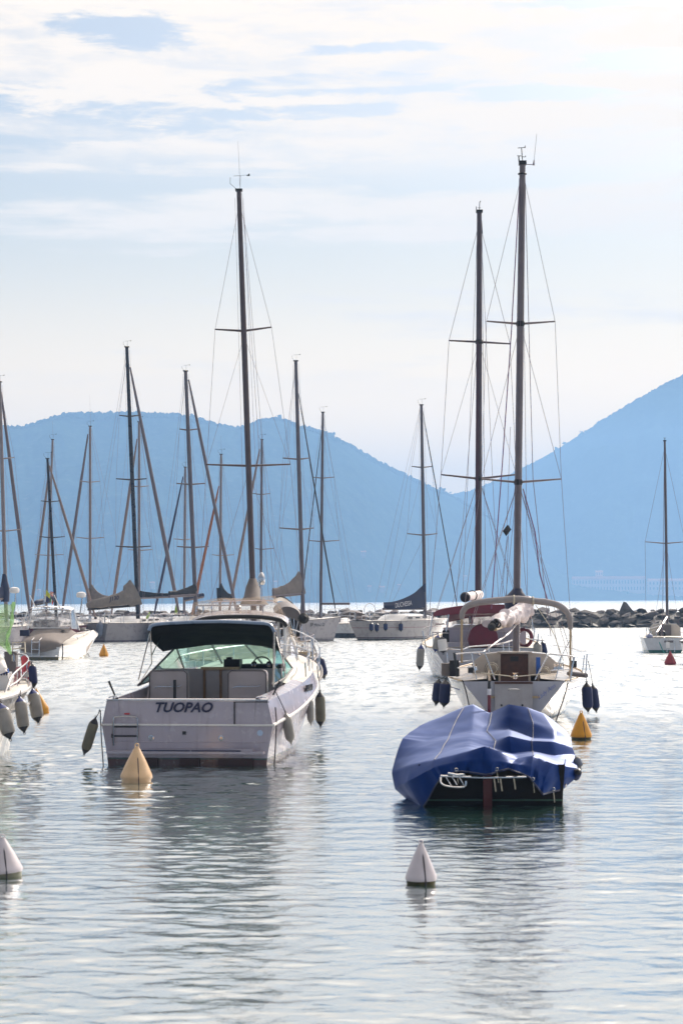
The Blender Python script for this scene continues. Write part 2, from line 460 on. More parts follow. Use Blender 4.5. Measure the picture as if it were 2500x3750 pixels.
def pulpit(root, tbl, L, t0, h=0.62, r=0.016, name='pulpit', stern=False):
    b = MB()
    if not stern:
        pts = [sheer(tbl, L, t0, -1, 0.05, h), sheer(tbl, L, (t0+1)/2, -1, 0.04, h), Vector((0, L + 0.05, cr(tbl, 1)[1] + h)),
               sheer(tbl, L, (t0+1)/2, 1, 0.04, h), sheer(tbl, L, t0, 1, 0.05, h)]
        b.tube(smooth_path(pts, 5), r)
        b.tube(smooth_path([p - Vector((0, 0, h*0.5)) for p in pts], 5), r*0.8)
        for sd_ in (-1, 1):
            for t in (t0, (t0+1)/2, 0.985): b.tube([sheer(tbl, L, t, sd_, 0.05), sheer(tbl, L, t, sd_, 0.05, h)], r)
    else:
        pts = [sheer(tbl, L, t0, -1, 0.05, h), sheer(tbl, L, 0.01, -1, 0.05, h), sheer(tbl, L, 0.005, -1, 0.5, h)]
        for sd_ in (-1, 1):
            q = [Vector((p.x * -sd_, p.y, p.z)) for p in pts]
            b.tube(q, r); b.tube([p - Vector((0, 0, h*0.45)) for p in q], r*0.8)
            for p in q: b.tube([p, p - Vector((0, 0, h))], r)
    b.build(name, STEEL, root, local=True)

# ------------------------------------------------------------------ fenders and buoys
def fender(name_label, top, bot, rad, body, cap, tie=None, group=None, tipm=None):
    top = Vector(top); bot = Vector(bot); ax = (top - bot); Lf = ax.length; ax.normalize()
    root = thing('fender', name_label, 'fender', bot, 0, group)
    c = Lf * 0.17
    MB().lathe([(rad*0.72, c*0.72), (rad*0.93, c), (rad, c*1.35), (rad*1.02, Lf*0.5), (rad, Lf-c*1.35), (rad*0.93, Lf-c), (rad*0.72, Lf-c*0.72)], bot, ax, 18).build('body', body, root)
    for s in (0, 1):
        o = bot if s == 0 else top; d = ax if s == 0 else -ax
        MB().lathe([(rad*0.16, -0.01), (rad*0.22, c*0.12), (rad*0.5, c*0.4), (rad*0.76, c*0.73), (rad*0.86, c*0.87)], o, d, 16).build('end_cap', cap if s == 0 else (tipm or cap), root)
        MB().ring(o - d*0.02, rad*0.17, rad*0.06, (0, 1, 0), 10, 5).build('eye', cap, root)
    if tie is not None: MB().tube(smooth_path([top, (top + Vector(tie))/2 + Vector((0.01, 0, -0.01)), tie], 3), 0.008, 5).build('lanyard', DKROPE, root)
    return root

def buoy(label, px, py, wpx, hpx, m, base_m, tilt=(0, 0), group='conical mooring buoys', ringm=None):
    # py = photograph row of its waterline
    hy = 2200 + (1250 - px) * ROLL
    Y = CAM_H * FPX / (py - hy); s = Y / FPX
    R = wpx * s / 2; H = hpx * s
    base = P(px, py, Y); base.z = 0
    root = thing('mooring_buoy', label, 'buoy', base, 0, group)
    ax = Vector((tilt[0], tilt[1], 1))
    k = R / 0.25
    MB().lathe([(R*0.86, -0.12), (R*0.90, 0.0), (R*0.93, 0.05*k), (R*0.95, H*0.09)], base, ax, 28).build('base', base_m, root)
    MB().lathe([(R*0.965, H*0.085), (R, H*0.13), (R*0.985, H*0.17), (R*0.93, H*0.23), (R*0.6, H*0.54), (R*0.24, H*0.84), (R*0.15, H*0.9), (R*0.13, H*0.93)], base, ax, 28).build('cone', m, root)
    axn = ax.normalized()
    MB().ring(base + axn*(H*0.955), R*0.12, R*0.045, (0, 1, 0), 14, 6).build('lifting_eye', ringm or m, root)
    # mooring line along the cone
    sp_ = (Vector((0.25, -1, 0))).normalized()
    MB().tube([base + axn*H*0.93, base + axn*H*0.5 + sp_*R*0.67, base + axn*H*0.1 + sp_*R*1.02, base + sp_*R*1.02 - Vector((0,0,0.1))], 0.008, 5).build('mooring_line', DKROPE, root)
    return root

# ================================================================== SETTING
def horizon_row(px): return 2200 + (px - 1250) * -T

# ---- water
def water_mat():
    m = bpy.data.materials.new('sea_water'); m.use_nodes = True
    nt = m.node_tree; nt.nodes.clear(); g = NG(nt)
    out = g.n('ShaderNodeOutputMaterial'); b = g.n('ShaderNodeBsdfGlossy'); df = g.n('ShaderNodeBsdfDiffuse')
    geo = g.n('ShaderNodeNewGeometry'); pos = geo.outputs['Position']
    sp = g.n('ShaderNodeSeparateXYZ'); g.l(pos, sp.inputs[0])
    df.inputs[0].default_value = (0.008, 0.060, 0.048, 1)
    b.inputs[0].default_value = (0.97, 0.97, 0.97, 1)
    far = g.ss(sp.outputs[1], 30.0, 62.0)
    flk = g.ss(g.noise(g.map(pos, (1, 2, 0), (0, 0, 0.03), (1.9, 0.5, 1)), 1.0, 5, 0.65, 0.3), 0.46, 0.66, 0.0, 1.0)
    g.l(g.m('MULTIPLY_ADD', far, g.m('MULTIPLY_ADD', flk, -0.15, 0.19), 0.10), b.inputs['Roughness'])
    patch = g.ss(g.noise(g.map(pos, sc=(0.06, 0.03, 1)), 1.0, 3), 0.3, 0.7, 0.65, 1.25)
    a = g.noise(g.map(pos, (3, 5, 0), (0, 0, 0.10), (0.38, 1.0, 1)), 1.05, 2, 0.5, 0.4)
    c = g.noise(g.map(pos, (13, 2, 0), (0, 0, -0.18), (0.42, 1.0, 1)), 2.9, 2, 0.5, 0.5)
    f = g.noise(g.map(pos, (7, 9, 0), (0, 0, 0.3), (0.6, 1.0, 1)), 9.0, 3, 0.55, 0.3)
    h = g.m('MULTIPLY', a, WAVE[0])
    h = g.m('ADD', h, g.m('MULTIPLY', c, WAVE[1]))
    h = g.m('ADD', h, g.m('MULTIPLY', g.m('MULTIPLY', f, WAVE[2]), patch))
    h = g.m('MULTIPLY', h, g.m('MULTIPLY_ADD', g.ss(sp.outputs[1], 46.0, 51.0), 4.5, 1.0))
    bp = g.n('ShaderNodeBump'); bp.inputs['Distance'].default_value = 1.0; bp.inputs['Strength'].default_value = 1.0
    g.l(h, bp.inputs['Height']); g.l(bp.outputs[0], b.inputs['Normal'])
    fr = g.n('ShaderNodeFresnel'); fr.inputs[0].default_value = WATER_IOR; g.l(bp.outputs[0], fr.inputs['Normal'])
    mx = g.n('ShaderNodeMixShader'); g.l(g.m('POWER', fr.outputs[0], 0.25, clamp=True), mx.inputs[0])
    g.l(df.outputs[0], mx.inputs[1]); g.l(b.outputs[0], mx.inputs[2]); g.l(mx.outputs[0], out.inputs[0])
    return m
WATER_IOR = 1.6
WAVE = (0.03, 0.014, 0.008)
WAVE_SLOPE = 0.12
WATER = water_mat()
# one sheet: real wavelets in the harbour near the camera, flat beyond (the material carries on)
WX0, WX1, WY0, WY1 = -13.0, 13.0, 9.0, 50.0
nx, ny = 600, 960
gx = np.linspace(WX0, WX1, nx); gy = WY0 + (WY1 - WY0) * (np.linspace(0, 1, ny) ** 1.25)
GX, GY = np.meshgrid(gx, gy)
rs = np.random.RandomState(4); Hh = np.zeros_like(GX)
# slowly varying phase warp keeps the crests short and broken
wxp = 0.6*np.sin(GX*0.31 + 1.3*np.sin(GY*0.23)) + 0.35*np.sin(GX*0.83 - GY*0.47)
wyp = 0.5*np.sin(GY*0.37 + 1.1*np.sin(GX*0.29)) + 0.30*np.sin(GY*0.91 + GX*0.55)
for k in range(90):
    lam = 0.16 * (1.1/0.16) ** (rs.rand() ** 1.2)
    th = rs.normal(0, 0.75) + 0.06
    kx, ky = 2*np.pi/lam*np.sin(th), 2*np.pi/lam*np.cos(th)
    amp = WAVE_SLOPE / math.sqrt(45) * (0.45 if lam > 0.5 else 1.0) * lam / (2*np.pi)
    Hh += amp * np.sin(kx*(GX + 0.5*wxp) + ky*(GY + 0.5*wyp) + rs.rand()*6.28)
gust = 0.75 + 0.35*np.sin(GX*0.22 + 0.8 + np.sin(GY*0.11)*1.7) * np.sin(GY*0.16 + 0.4*np.sin(GX*0.3))
ed = np.clip(np.minimum.reduce([(GX-WX0)/2, (WX1-GX)/2, (GY-WY0)/2, (WY1-GY)/3]), 0, 1)
Hh *= gust * ed * (0.5 + 0.5*np.clip((GY-15)/16, 0, 1))
V_ = np.stack([GX.ravel(), GY.ravel(), Hh.ravel()], 1)
idx = np.arange(nx*ny).reshape(ny, nx)
F_ = np.stack([idx[:-1, :-1].ravel(), idx[:-1, 1:].ravel(), idx[1:, 1:].ravel(), idx[1:, :-1].ravel()], 1)
outer = np.array([(-6900, -2900, 0), (6900, -2900, 0), (6900, WY0, 0), (WX1, WY0, 0), (WX0, WY0, 0), (-6900, WY0, 0),
                  (6900, WY1, 0), (6900, 6900, 0), (-6900, 6900, 0), (-6900, WY1, 0), (WX0, WY1, 0), (WX1, WY1, 0)], float)
n0 = nx*ny
me = bpy.data.meshes.new('water')
me.vertices.add(n0 + 12); me.vertices.foreach_set('co', np.concatenate([V_, outer]).ravel())
quads = [(0, 1, 2, 5), (9, 6, 7, 8), (5, 4, 10, 9), (3, 2, 6, 11)]
loops = np.concatenate([F_.ravel(), (np.array(quads) + n0).ravel()])
npoly = len(F_) + 4
me.loops.add(len(loops)); me.loops.foreach_set('vertex_index', loops.astype(np.int32))
me.polygons.add(npoly); me.polygons.foreach_set('loop_start', (np.arange(npoly)*4).astype(np.int32)); me.polygons.foreach_set('loop_total', np.full(npoly, 4, np.int32))
me.polygons.foreach_set('use_smooth', np.ones(npoly, bool))
me.update(calc_edges=True); me.validate()
me.materials.append(WATER)
o = structure(bpy.data.objects.new('water', me)); COL.objects.link(o)

# ---- hills
FOREST = mat('forest', (0.022, 0.036, 0.02), 1.0, var=0.5, vscale=0.02, spec=0.0, dirt=((0.13, 0.12, 0.08), 0.6))
left_prof = [(-1500, 1700), (-800, 1640), (-300, 1590), (0, 1571), (96, 1570), (160, 1545), (239, 1520), (320, 1519), (478, 1518), (638, 1521), (701, 1538), (781, 1551), (861, 1571), (893, 1569),
             (956, 1543), (996, 1535), (1030, 1540), (1062, 1545), (1084, 1563), (1150, 1578), (1211, 1600), (1275, 1628), (1355, 1676), (1435, 1720), (1514, 1755), (1594, 1795), (1650, 1815),
             (1800, 1900), (2000, 2010), (2200, 2105), (2400, 2150), (2700, 2190), (3000, 2198)]
right_prof = [(1000, 2190), (1300, 2000), (1500, 1880), (1600, 1822), (1660, 1812), (1722, 1798), (1801, 1771), (1913, 1716), (2008, 1668), (2120, 1596), (2232, 1524), (2311, 1477), (2423, 1413), (2500, 1376),
              (2700, 1300), (3000, 1240), (3500, 1260), (4200, 1400), (5200, 1700)]
FT = []; HILLS = []
def hill(name, prof, yc, ys, seed):
    pr = np.array(prof, float)
    px = np.concatenate([np.linspace(-2600, -150, 60, endpoint=False), np.linspace(-150, 2650, 430, endpoint=False), np.linspace(2650, 4600, 50)])
    py = np.interp(px, pr[:, 0], pr[:, 1])
    yc_ = np.interp(px, [q[0] for q in yc], [q[1] for q in yc]); ys_ = np.interp(px, [q[0] for q in ys], [q[1] for q in ys])
    secs = []
    for s in list(np.linspace(0, 1, 56)) + [1.06, 1.2, 1.5]:
        row = []
        for p, q, Yc, Ys in zip(px, py, yc_, ys_):
            top = P(p, q, Yc); z = max(top.z, 2.0)
            y0 = Ys + 160 * noise.noise(Vector((p*0.003, seed, 0)))
            y = y0 + (Yc - y0) * s; x = (p - 1250) / FPX * y
            rg = noise.fractal(Vector((x*0.004, y*0.0022, seed)), 1.0, 2.0, 5)
            f = (s ** 0.78) if s <= 1 else 1 - (s - 1) * 0.9
            zz = z * f * (1 + 0.34 * rg * min(1, s*3) * max(0, 1 - s) ** 0.7)
            zz += 3.4 * noise.noise(Vector((x*0.09, y*0.05, seed+3))) * min(1, s * 8) * (1 if s < 0.97 else 0.4)
            zz = min(zz, z * (y / Yc) * 0.995 + 0.5) if s < 1 else zz
            row.append(Vector((x, y, max(zz, -0.6 if s == 0 else 1.0*min(1, s*20)))))
        secs.append(row)
    o = structure(MB().loft(secs).build(name, FOREST, auto=180)); HILLS.append(o)
    # crowns along the crest and the upper slope
    rnd = random.Random(seed)
    for k in range(2200):
        p = rnd.uniform(-60, 2560); c = P(p, float(np.interp(p, px, py)), float(np.interp(p, px, yc_))); x, Yc, z = c
        if z < 6: continue
        big_ = noise.noise(Vector((x*0.012, seed*3, 1.0)))
        r = rnd.uniform(2.4, 5.4) * (1.0 + max(0, big_)*1.0)
        FT.append((Vector((x, Yc - rnd.uniform(0, 25), z - rnd.uniform(0, r*1.3))), r, rnd.uniform(0.7, 1.35)))
    for k in range(12):                      # lone pines standing out of the ridge
        p = rnd.uniform(-60, 2560); c = P(p, float(np.interp(p, px, py)), float(np.interp(p, px, yc_))); x, Yc, z = c
        if z < 40: continue
        for q in range(5): FT.append((Vector((x + rnd.uniform(-4, 4), Yc, z + 2 + q*1.9)), rnd.uniform(2.0, 4.5), 0.8))
hill('near_hill', left_prof, [(0, 3600), (1200, 3900), (2000, 5200)], [(0, 2750), (1200, 2900), (2000, 4000)], 3)
hill('far_hill', right_prof, [(0, 5900)], [(0, 4500)], 11)
fb = MB(); rnd = random.Random(5)
for (c, r, k) in FT:
    vs = []; n = 6
    secs = []
    for j, (zz, rr) in enumerate(((-0.8, 0.45), (-0.1, 1.0), (0.5, 0.8), (0.95, 0.25))):
        secs.append([c + Vector((math.cos(2*math.pi*q/n + j)*rr*r*rnd.uniform(0.75, 1.2), math.sin(2*math.pi*q/n + j)*rr*r, zz*r*k)) for q in range(n)])
    fb.loft(secs, close=True, cap=True)
o = fb.build('forest', FOREST); o['kind'] = 'stuff'
o['label'] = 'dark trees standing along the ridges of the hills'; o['category'] = 'trees'

# ---- promontory with the long barracks building on the far shore
PB = MB(); rows = []
for j in range(14):
    s = j / 13; row = []
    for i in range(90):
        x = (120 + i * 7.0) * 1.8
        sh = min(1, max(0, (x/1.8 - 130) / 120)) 
        z = (3 + 24 * math.sin(min(s * 1.7, 1.57)) * (0.45 + 0.55 * noise.noise(Vector((x*0.014, 2, 0))) + 0.35)) * sh
        z += 2.5 * noise.noise(Vector((x*0.09, s*9, 5))) * sh
        row.append(Vector((x, (2420 + s * 260)*1.8, z*1.6 if j else -0.6)))
    rows.append(row)
structure(PB.loft(rows).build('headland', FOREST, auto=180))
PLAST = mat('pale_pink_plaster', (0.62, 0.46, 0.38), 0.8, var=0.1, vscale=0.05, dirt=((0.4, 0.3, 0.25), 0.4))
TILE = mat('terracotta_tiles', (0.42, 0.17, 0.09), 0.8, var=0.25, vscale=0.2)
DARKW = mat('dark_shutters', (0.22, 0.19, 0.18), 0.6)
def long_building(label, px0, px1, pyt, pyb, Y, storeys, nwin, depth=14):
    a = P(px0, pyb, Y); b = P(px1, pyb, Y); H = (pyb - pyt) / FPX * Y
    W = b.x - a.x; z0 = (a.z + b.z) / 2
    r = thing('long_building', label, 'building', (a.x + W/2, Y + depth/2, z0))
    MB().box((a.x + W/2, Y + depth/2, z0 + H*0.42 - 8), (W, depth, H*0.84 + 16)).build('wall', PLAST, r, smooth=False)
    e = z0 + H*0.84
    MB().loft([[Vector((a.x-1, Y-1.2, e)), Vector((a.x-1, Y+depth/2, e+H*0.2)), Vector((a.x-1, Y+depth+1.2, e))],
               [Vector((b.x+1, Y-1.2, e)), Vector((b.x+1, Y+depth/2, e+H*0.2)), Vector((b.x+1, Y+depth+1.2, e))]], cap=True).build('roof', TILE, r, smooth=False)
    me = None
    for s_ in range(storeys):
        for k in range(nwin):
            x = a.x + W*(k+0.5)/nwin; z = z0 + H*0.84*(s_+0.55)/storeys
            loc = Vector((x, Y - 0.1, z)) - Vector(r.location)
            if me is None:
                o = MB().box((0, 0, 0), (W/nwin*0.38, 0.3, H*0.84/storeys*0.5)).build('window', DARKW, r, local=True, smooth=False); me = o.data
            else:
                o = bpy.data.objects.new('window', me); COL.objects.link(o); o.parent = r
            o.location = loc
long_building('long pale barracks with a red roof and two rows of windows on the far shore', 2095, 2360, 2112, 2168, 4310, 2, 24)
long_building('lower pale building with a red roof at the right end of the far shore', 2372, 2520, 2120, 2165, 4316, 2, 11)
long_building('small pink house with a red roof up behind the long barracks', 2180, 2206, 2090, 2112, 4345, 1, 3, 10)
rnd = random.Random(8); bpy.context.view_layer.update()
for (px_, py_, where_) in ((1352, 2166, 'on the far shore left of the DUCHESSA sail cover'), (1398, 2169, 'on the far shore above the left tip of the DUCHESSA sail cover'), (1460, 2160, 'on the far shore above the lettering DUCHESSA'),
        (560, 2155, 'on the far shore right of the J130 mast'), (1010, 2150, 'on the far shore above the SP 4552 yacht boom'), (1700, 2126, 'low on the far hill left of the white furled tube'), (1330, 2040, 'halfway up the hill above the gap in the yachts'), (145, 2182, 'on the far shore above the flags at left')):
    dv = (P(px_, py_, 1000) - Vector((0, 0, CAM_H))).normalized(); best = None
    for ho in HILLS:
        ok, loc_, nn, ii = ho.ray_cast(Vector((0, 0, CAM_H)), dv, distance=9000)
        if ok and (best is None or loc_.y < best.y): best = Vector(loc_)
    if best is None: continue
    hp = best + Vector((0, -7, 3.5)); wd = rnd.uniform(5, 8) * hp.y/3080
    hs = thing('far_house', 'tiny pale house ' + where_, 'house', hp, 0, 'tiny pale houses at the foot of the hills')
    MB().box(hp + Vector((0, 0, 0)), (wd, wd*.7, 9)).build('wall', mat('dull_plaster', (.26, .22, .20), .8), hs, smooth=False)  # one even, darker plaster so the houses stand out less
    z = hp.z + 4.5
    MB().loft([[Vector((hp.x + sx*wd*.55, hp.y - wd*.4, z)), Vector((hp.x + sx*wd*.55, hp.y, z + wd*.28)), Vector((hp.x + sx*wd*.55, hp.y + wd*.4, z))] for sx in (-1, 1)], cap=True).build('roof', TILE, hs, smooth=False)
r = thing('lighthouse', 'tiny green harbour light tower on the far shore', 'lighthouse', P(2297, 2197, 4200))
bp_ = P(2297, 2200, 4200); bp_.z = 0
GRN = mat('green_paint', (0.03, 0.2, 0.1), 0.5)
MB().lathe([(5.8, 0), (4.6, 3.6), (2.7, 5), (2.1, 17), (3.4, 18), (3.4, 19)], bp_, n=12).build('tower', GRN, r)
MB().lathe([(1.8, 19), (1.8, 22), (0.3, 24)], bp_, n=10).build('lantern', PLAST, r)
PIER = mat('far_pier_stone', (0.2, 0.2, 0.2), 0.9)
pb = MB(); a = P(2225, 2200, 4180); b = P(2560, 2200, 4180)
rnd = random.Random(2)
xx = a.x
while xx < b.x:
    ww = rnd.uniform(5, 10); hh = rnd.uniform(2.5, 5); pb.box((xx + ww/2, 4180 + rnd.uniform(-1, 1), hh/2 - 0.6), (ww + .5, 8, hh + 1.2)); xx += ww
tagm(pb.build('far_breakwater', PIER, smooth=False), 'low far rock breakwater below the barracks on the far shore', 'breakwater')

# ---- air
hb = MB().box((0, 2000, 234.5), (14000, 10000, 471)).build('haze', bpy.data.materials.new('hazy_air'), smooth=False)
hb['kind'] = 'stuff'; hb['label'] = 'blue summer haze hanging over the bay'; hb['category'] = 'haze'
hm = hb.data.materials[0]; hm.use_nodes = True; hm.node_tree.nodes.clear(); g = NG(hm.node_tree)
pv = g.n('ShaderNodeVolumePrincipled'); pv.inputs['Density'].default_value = 3.0e-4
pv.inputs['Color'].default_value = (0.262, 0.47, 0.80, 1); pv.inputs['Anisotropy'].default_value = 0.12
ho = g.n('ShaderNodeOutputMaterial'); g.l(pv.outputs[0], ho.inputs['Volume'])

# ---- breakwater of boulders
import bmesh
ROCK = mat('breakwater_rock', (0.10, 0.088, 0.085), 0.85, var=0.4, vscale=1.6, bump=0.05, bscale=6, dirt=((0.05, 0.045, 0.04), 0.6))
ROCKL = mat('pale_breakwater_rock', (0.19, 0.17, 0.165), 0.85, var=0.35, vscale=1.6, bump=0.05, bscale=6, dirt=((0.08, 0.07, 0.065), 0.5))
ROCKW = mat('wet_rock', (0.035, 0.032, 0.03), 0.6, var=0.4, vscale=1.6, bump=0.05, bscale=6)
def boulder(seed, ex=(1, 1, 1), npt=17):
    rnd = random.Random(seed); bm = bmesh.new()
    for k in range(npt):
        v = Vector((rnd.gauss(0, 1), rnd.gauss(0, 1), rnd.gauss(0, 1))).normalized() * rnd.uniform(0.85, 1.1)
        bm.verts.new((v.x*ex[0], v.y*ex[1], v.z*ex[2]))
    r = bmesh.ops.convex_hull(bm, input=bm.verts)
    bmesh.ops.delete(bm, geom=[v for v in bm.verts if not v.link_faces], context='VERTS')
    me = bpy.data.meshes.new('boulder')
    bmesh.ops.recalc_face_normals(bm, faces=bm.faces)
    bm.to_mesh(me); bm.free()
    return me
bw = thing('breakwater', 'long dark breakwater of piled boulders behind the moored boats', 'breakwater', (0, 198, 0))
kinds = [boulder(100 + k, (1, 0.9, rnd.uniform(0.6, 0.85)), rnd.choice((13, 16, 19, 23))) for k in range(14)]
mats3 = []
for me in kinds:
    trip = []
    for mm in (ROCK, ROCKL, ROCKW):
        c = me.copy(); c.materials.append(mm)
        for p in c.polygons: p.use_smooth = True
        bmx = bmesh.new(); bmx.from_mesh(c)
        for e in bmx.edges:
            if len(e.link_faces) == 2 and e.calc_face_angle(0) > math.radians(28): e.smooth = False
        bmx.to_mesh(c); bmx.free()
        trip.append(c)
    mats3.append(trip)
core = MB(); rows = []
for (y, z) in ((194.6, -0.5), (195.6, 0.25), (196.8, 0.9), (198.2, 1.45), (201.5, 1.5), (205, 0.4), (207, -0.6)):
    rows.append([Vector((x, y + 0.4*noise.noise(Vector((x*0.6, y, 0))), z + 0.22*noise.noise(Vector((x*0.7, y, 3))))) for x in np.arange(-75, 75, 0.9)])
co_ = core.loft(rows).build('rubble_core', ROCKW, bw, smooth=False); co_['kind'] = 'stuff'
rnd = random.Random(21); placed = 0
back = MB()
def put_rock(x, y, z, sx, sy, sz, wet=False, k=None):
    global placed
    k = rnd.randrange(len(kinds)) if k is None else k
    e = (rnd.uniform(-.3, .3), rnd.uniform(-.3, .3), rnd.uniform(0, 6.28))
    if abs(x) < 35.5 and y < 200.5 and placed < 296:
        v = 2 if wet else (1 if rnd.random() < 0.5 else 0)
        o = bpy.data.objects.new('rock', mats3[k][v]); COL.objects.link(o); o.parent = bw
        o.location = Vector((x, y, z)) - Vector((0, 198, 0)); o.rotation_euler = e; o.scale = (sx, sy, sz); placed += 1
    else:
        me = kinds[k]; from mathutils import Euler
        M = Euler(e).to_matrix()
        back.add([Vector((x, y, z)) + M @ Vector((v.co.x*sx, v.co.y*sy, v.co.z*sz)) for v in me.vertices], [tuple(p.vertices) for p in me.polygons])
for (row, z, y, s0) in ((0, 0.02, 195.2, 1.0), (1, 0.52, 196.0, 0.95), (2, 1.06, 197.1, 0.9), (3, 1.5, 198.4, 0.82)):
    x = -68 + rnd.uniform(0, 1)
    while x < 68:
        s = s0 * rnd.uniform(0.62, 1.25)
        put_rock(x, y + rnd.uniform(-.35, .35), z + rnd.uniform(-.16, .16), s*rnd.uniform(.8, 1.2), s*0.8, s*rnd.uniform(.45, .62), wet=(row == 0 and rnd.random() < 0.75))
        x += s * 1.42
for k in range(40):
    put_rock(rnd.uniform(-34, 34), rnd.uniform(196, 199), rnd.uniform(0.6, 1.5), rnd.uniform(.35, .6), .5, rnd.uniform(.3, .45))
for k in range(160):
    put_rock(rnd.uniform(-68, 68), rnd.uniform(201, 205), rnd.uniform(0.5, 1.5), rnd.uniform(.7, 1.2), .8, rnd.uniform(.4, .7))
bo = back.build('outer_rocks', ROCK, bw); bo['kind'] = 'stuff'
# the tall pointed boulder that stands out of the crest
a = P(2290, 2250, 198.2)
pk = MB().loft([[a + Vector(v) for v in ((-1.0, -.7, -.5), (1.55, -.6, -.5), (1.3, .7, -.5), (-.9, .6, -.5))],
                [a + Vector(v) for v in ((-.55, -.4, .6), (.55, -.4, .5), (.5, .4, .5), (-.5, .4, .6))],
                [a + Vector(v) for v in ((-.26, -.1, 1.28), (.05, -.12, 1.2), (.06, .1, 1.2), (-.2, .1, 1.3))]], close=True, cap=True)
pk.build('rock', ROCK, bw, smooth=False)['label'] = 'tall pointed boulder standing out of the crest'

# ================================================================== BOATS
# ---------- front left: white cabin cruiser with its name on the transom
TX = Vector(P(685, 2803, 33.6)); TX.z = 0
YAW = math.radians(8)
tu = thing('motorboat', 'white cabin cruiser with TUOPAO on its broad transom and a navy bimini', 'motorboat', TX, YAW)
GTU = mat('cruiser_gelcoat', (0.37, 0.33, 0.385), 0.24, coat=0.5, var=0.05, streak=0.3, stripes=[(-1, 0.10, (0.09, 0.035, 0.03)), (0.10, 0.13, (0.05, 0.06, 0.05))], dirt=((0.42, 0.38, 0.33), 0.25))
LT = 8.6
tlo = [(0, 1.49, .69, 1.38), (.3, 1.53, .82, 1.36), (.55, 1.5, 1.05, 1.2), (.75, 1.24, 1.2, .78), (.9, .70, 1.3, .30), (1, .03, 1.36, .02)]
tup = [(0, 1.40, 1.10, 0), (.3, 1.43, 1.2, 0), (.55, 1.40, 1.36, 0), (.75, 1.14, 1.46, 0), (.9, .63, 1.53, 0), (1, .03, 1.57, 0)]
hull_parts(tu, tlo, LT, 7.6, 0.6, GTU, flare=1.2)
secs = []
for i in range(29):
    t = i / 28; a = cr(tlo, t); b = cr(tup, t)
    secs.append([Vector((s * (a[0] * (1-k) + b[0] * k), t*LT, a[1] * (1-k) + b[1] * k)) for s, k in ((-1, 0), (-1, .5), (-1, 1))])
tpm = MB().loft(secs); tpm.loft([[Vector((-p.x, p.y, p.z)) for p in s] for s in secs]); tpm.build('topside', GTU, tu, local=True)
# upper transom with a door and cap rail
MB().loft([[Vector((-1.49, 0, .69)), Vector((-1.40, 0.02, 1.10))], [Vector((1.49, 0, .69)), Vector((1.40, 0.02, 1.10))]]).build('transom_panel', GTU, tu, local=True, smooth=False)
rail_strip(tu, tlo, LT, 'rub_rail', mat('rub_rail_vinyl', (0.5, 0.49, 0.48), 0.35), 0.028)
MB().tube([(-1.50, -0.01, .69), (1.50, -0.01, .69)], 0.018).build('transom_moulding', GEL, tu, local=True)
MB().tube([(-1.41, .03, 1.12), (1.41, .03, 1.12)], 0.022).build('cap_rail', STEEL, tu, local=True)
MB().box((0.83, -.006, .90), (.018, .02, .38)).box((0.83+.3, -.004, 1.085), (.6, .014, .012)).build('transom_door_seam', RUB, tu, local=True)
MB().box((0, -.10, .235), (2.72, .22, .045)).box((1.0, -.13, .275), (.35, .1, .05)).build('swim_ledge', GTU, tu, local=True)
MB().box((-.35, -.205, .265), (.9, .02, .02)).box((.55, -.205, .265), (.85, .02, .02)).build('ledge_trim', NAVY, tu, local=True)
for z in (.40,): MB().tube([(-1.44, -.004, z), (1.44, -.004, z)], 0.008).build('hull_crease', GTU, tu, local=True)
for (x, s) in ((-.75, .5), (.05, .35), (.85, .6)): MB().box((x, -.03, .06), (s, .05, .12)).build('trim_tab', ANTIF, tu, local=True)
MB().box((-.04, -.012, .555), (.06, .03, .055)).build('drain_outlet', RUB, tu, local=True); MB().box((-1.31, -.01, .50), (.02, .02, .07)).build('drain_outlet', RUB, tu, local=True)
MB().lathe([(.05, 0), (.05, .01), (.0, .012)], (1.27, -.004, .56), (0, -1, 0), 18).build('round_sticker', mat('sticker_blue', (.35, .45, .62), .5), tu, local=True)
MB().box((-1.04, -.012, .88), (.09, .02, .025)).build('reflector', REDP, tu, local=True)
for x in (-1.3, 1.28): MB().tube([(x-.09, .08, 1.15), (x-.05, .08, 1.17), (x+.05, .08, 1.17), (x+.09, .08, 1.15)], .014).tube([(x, .08, 1.10), (x, .08, 1.17)], .014).build('cleat', STEEL, tu, local=True)
for x in (-.62, .60): MB().lathe([(.045, 0), (.05, .012), (.03, .016), (.028, -.01)], (x, -.004, .47), (0, -1, 0), 16).build('exhaust_outlet', STEEL, tu, local=True)
lx = -1.06
lad = MB().tube(smooth_path([(lx-.21, -.05, .33), (lx-.21, -.05, .76), (lx-.15, -.05, .83), (lx+.15, -.05, .83), (lx+.21, -.05, .76), (lx+.21, -.05, .33)], 4), .014)
lad.build('folded_ladder', STEEL, tu, local=True)
for z in (.50, .66): MB().tube([(lx-.2, -.05, z), (lx+.2, -.05, z)], .015).build('rung', RUB, tu, local=True)
text_mb('TUOPAO', (-.54, -.004, .905), (1, 0, 0), (0, 0, 1), 1.0, .175, shear=0.3, bold=0.03, depth=0.006).build('boat_name', INK, tu, local=True, smooth=False)
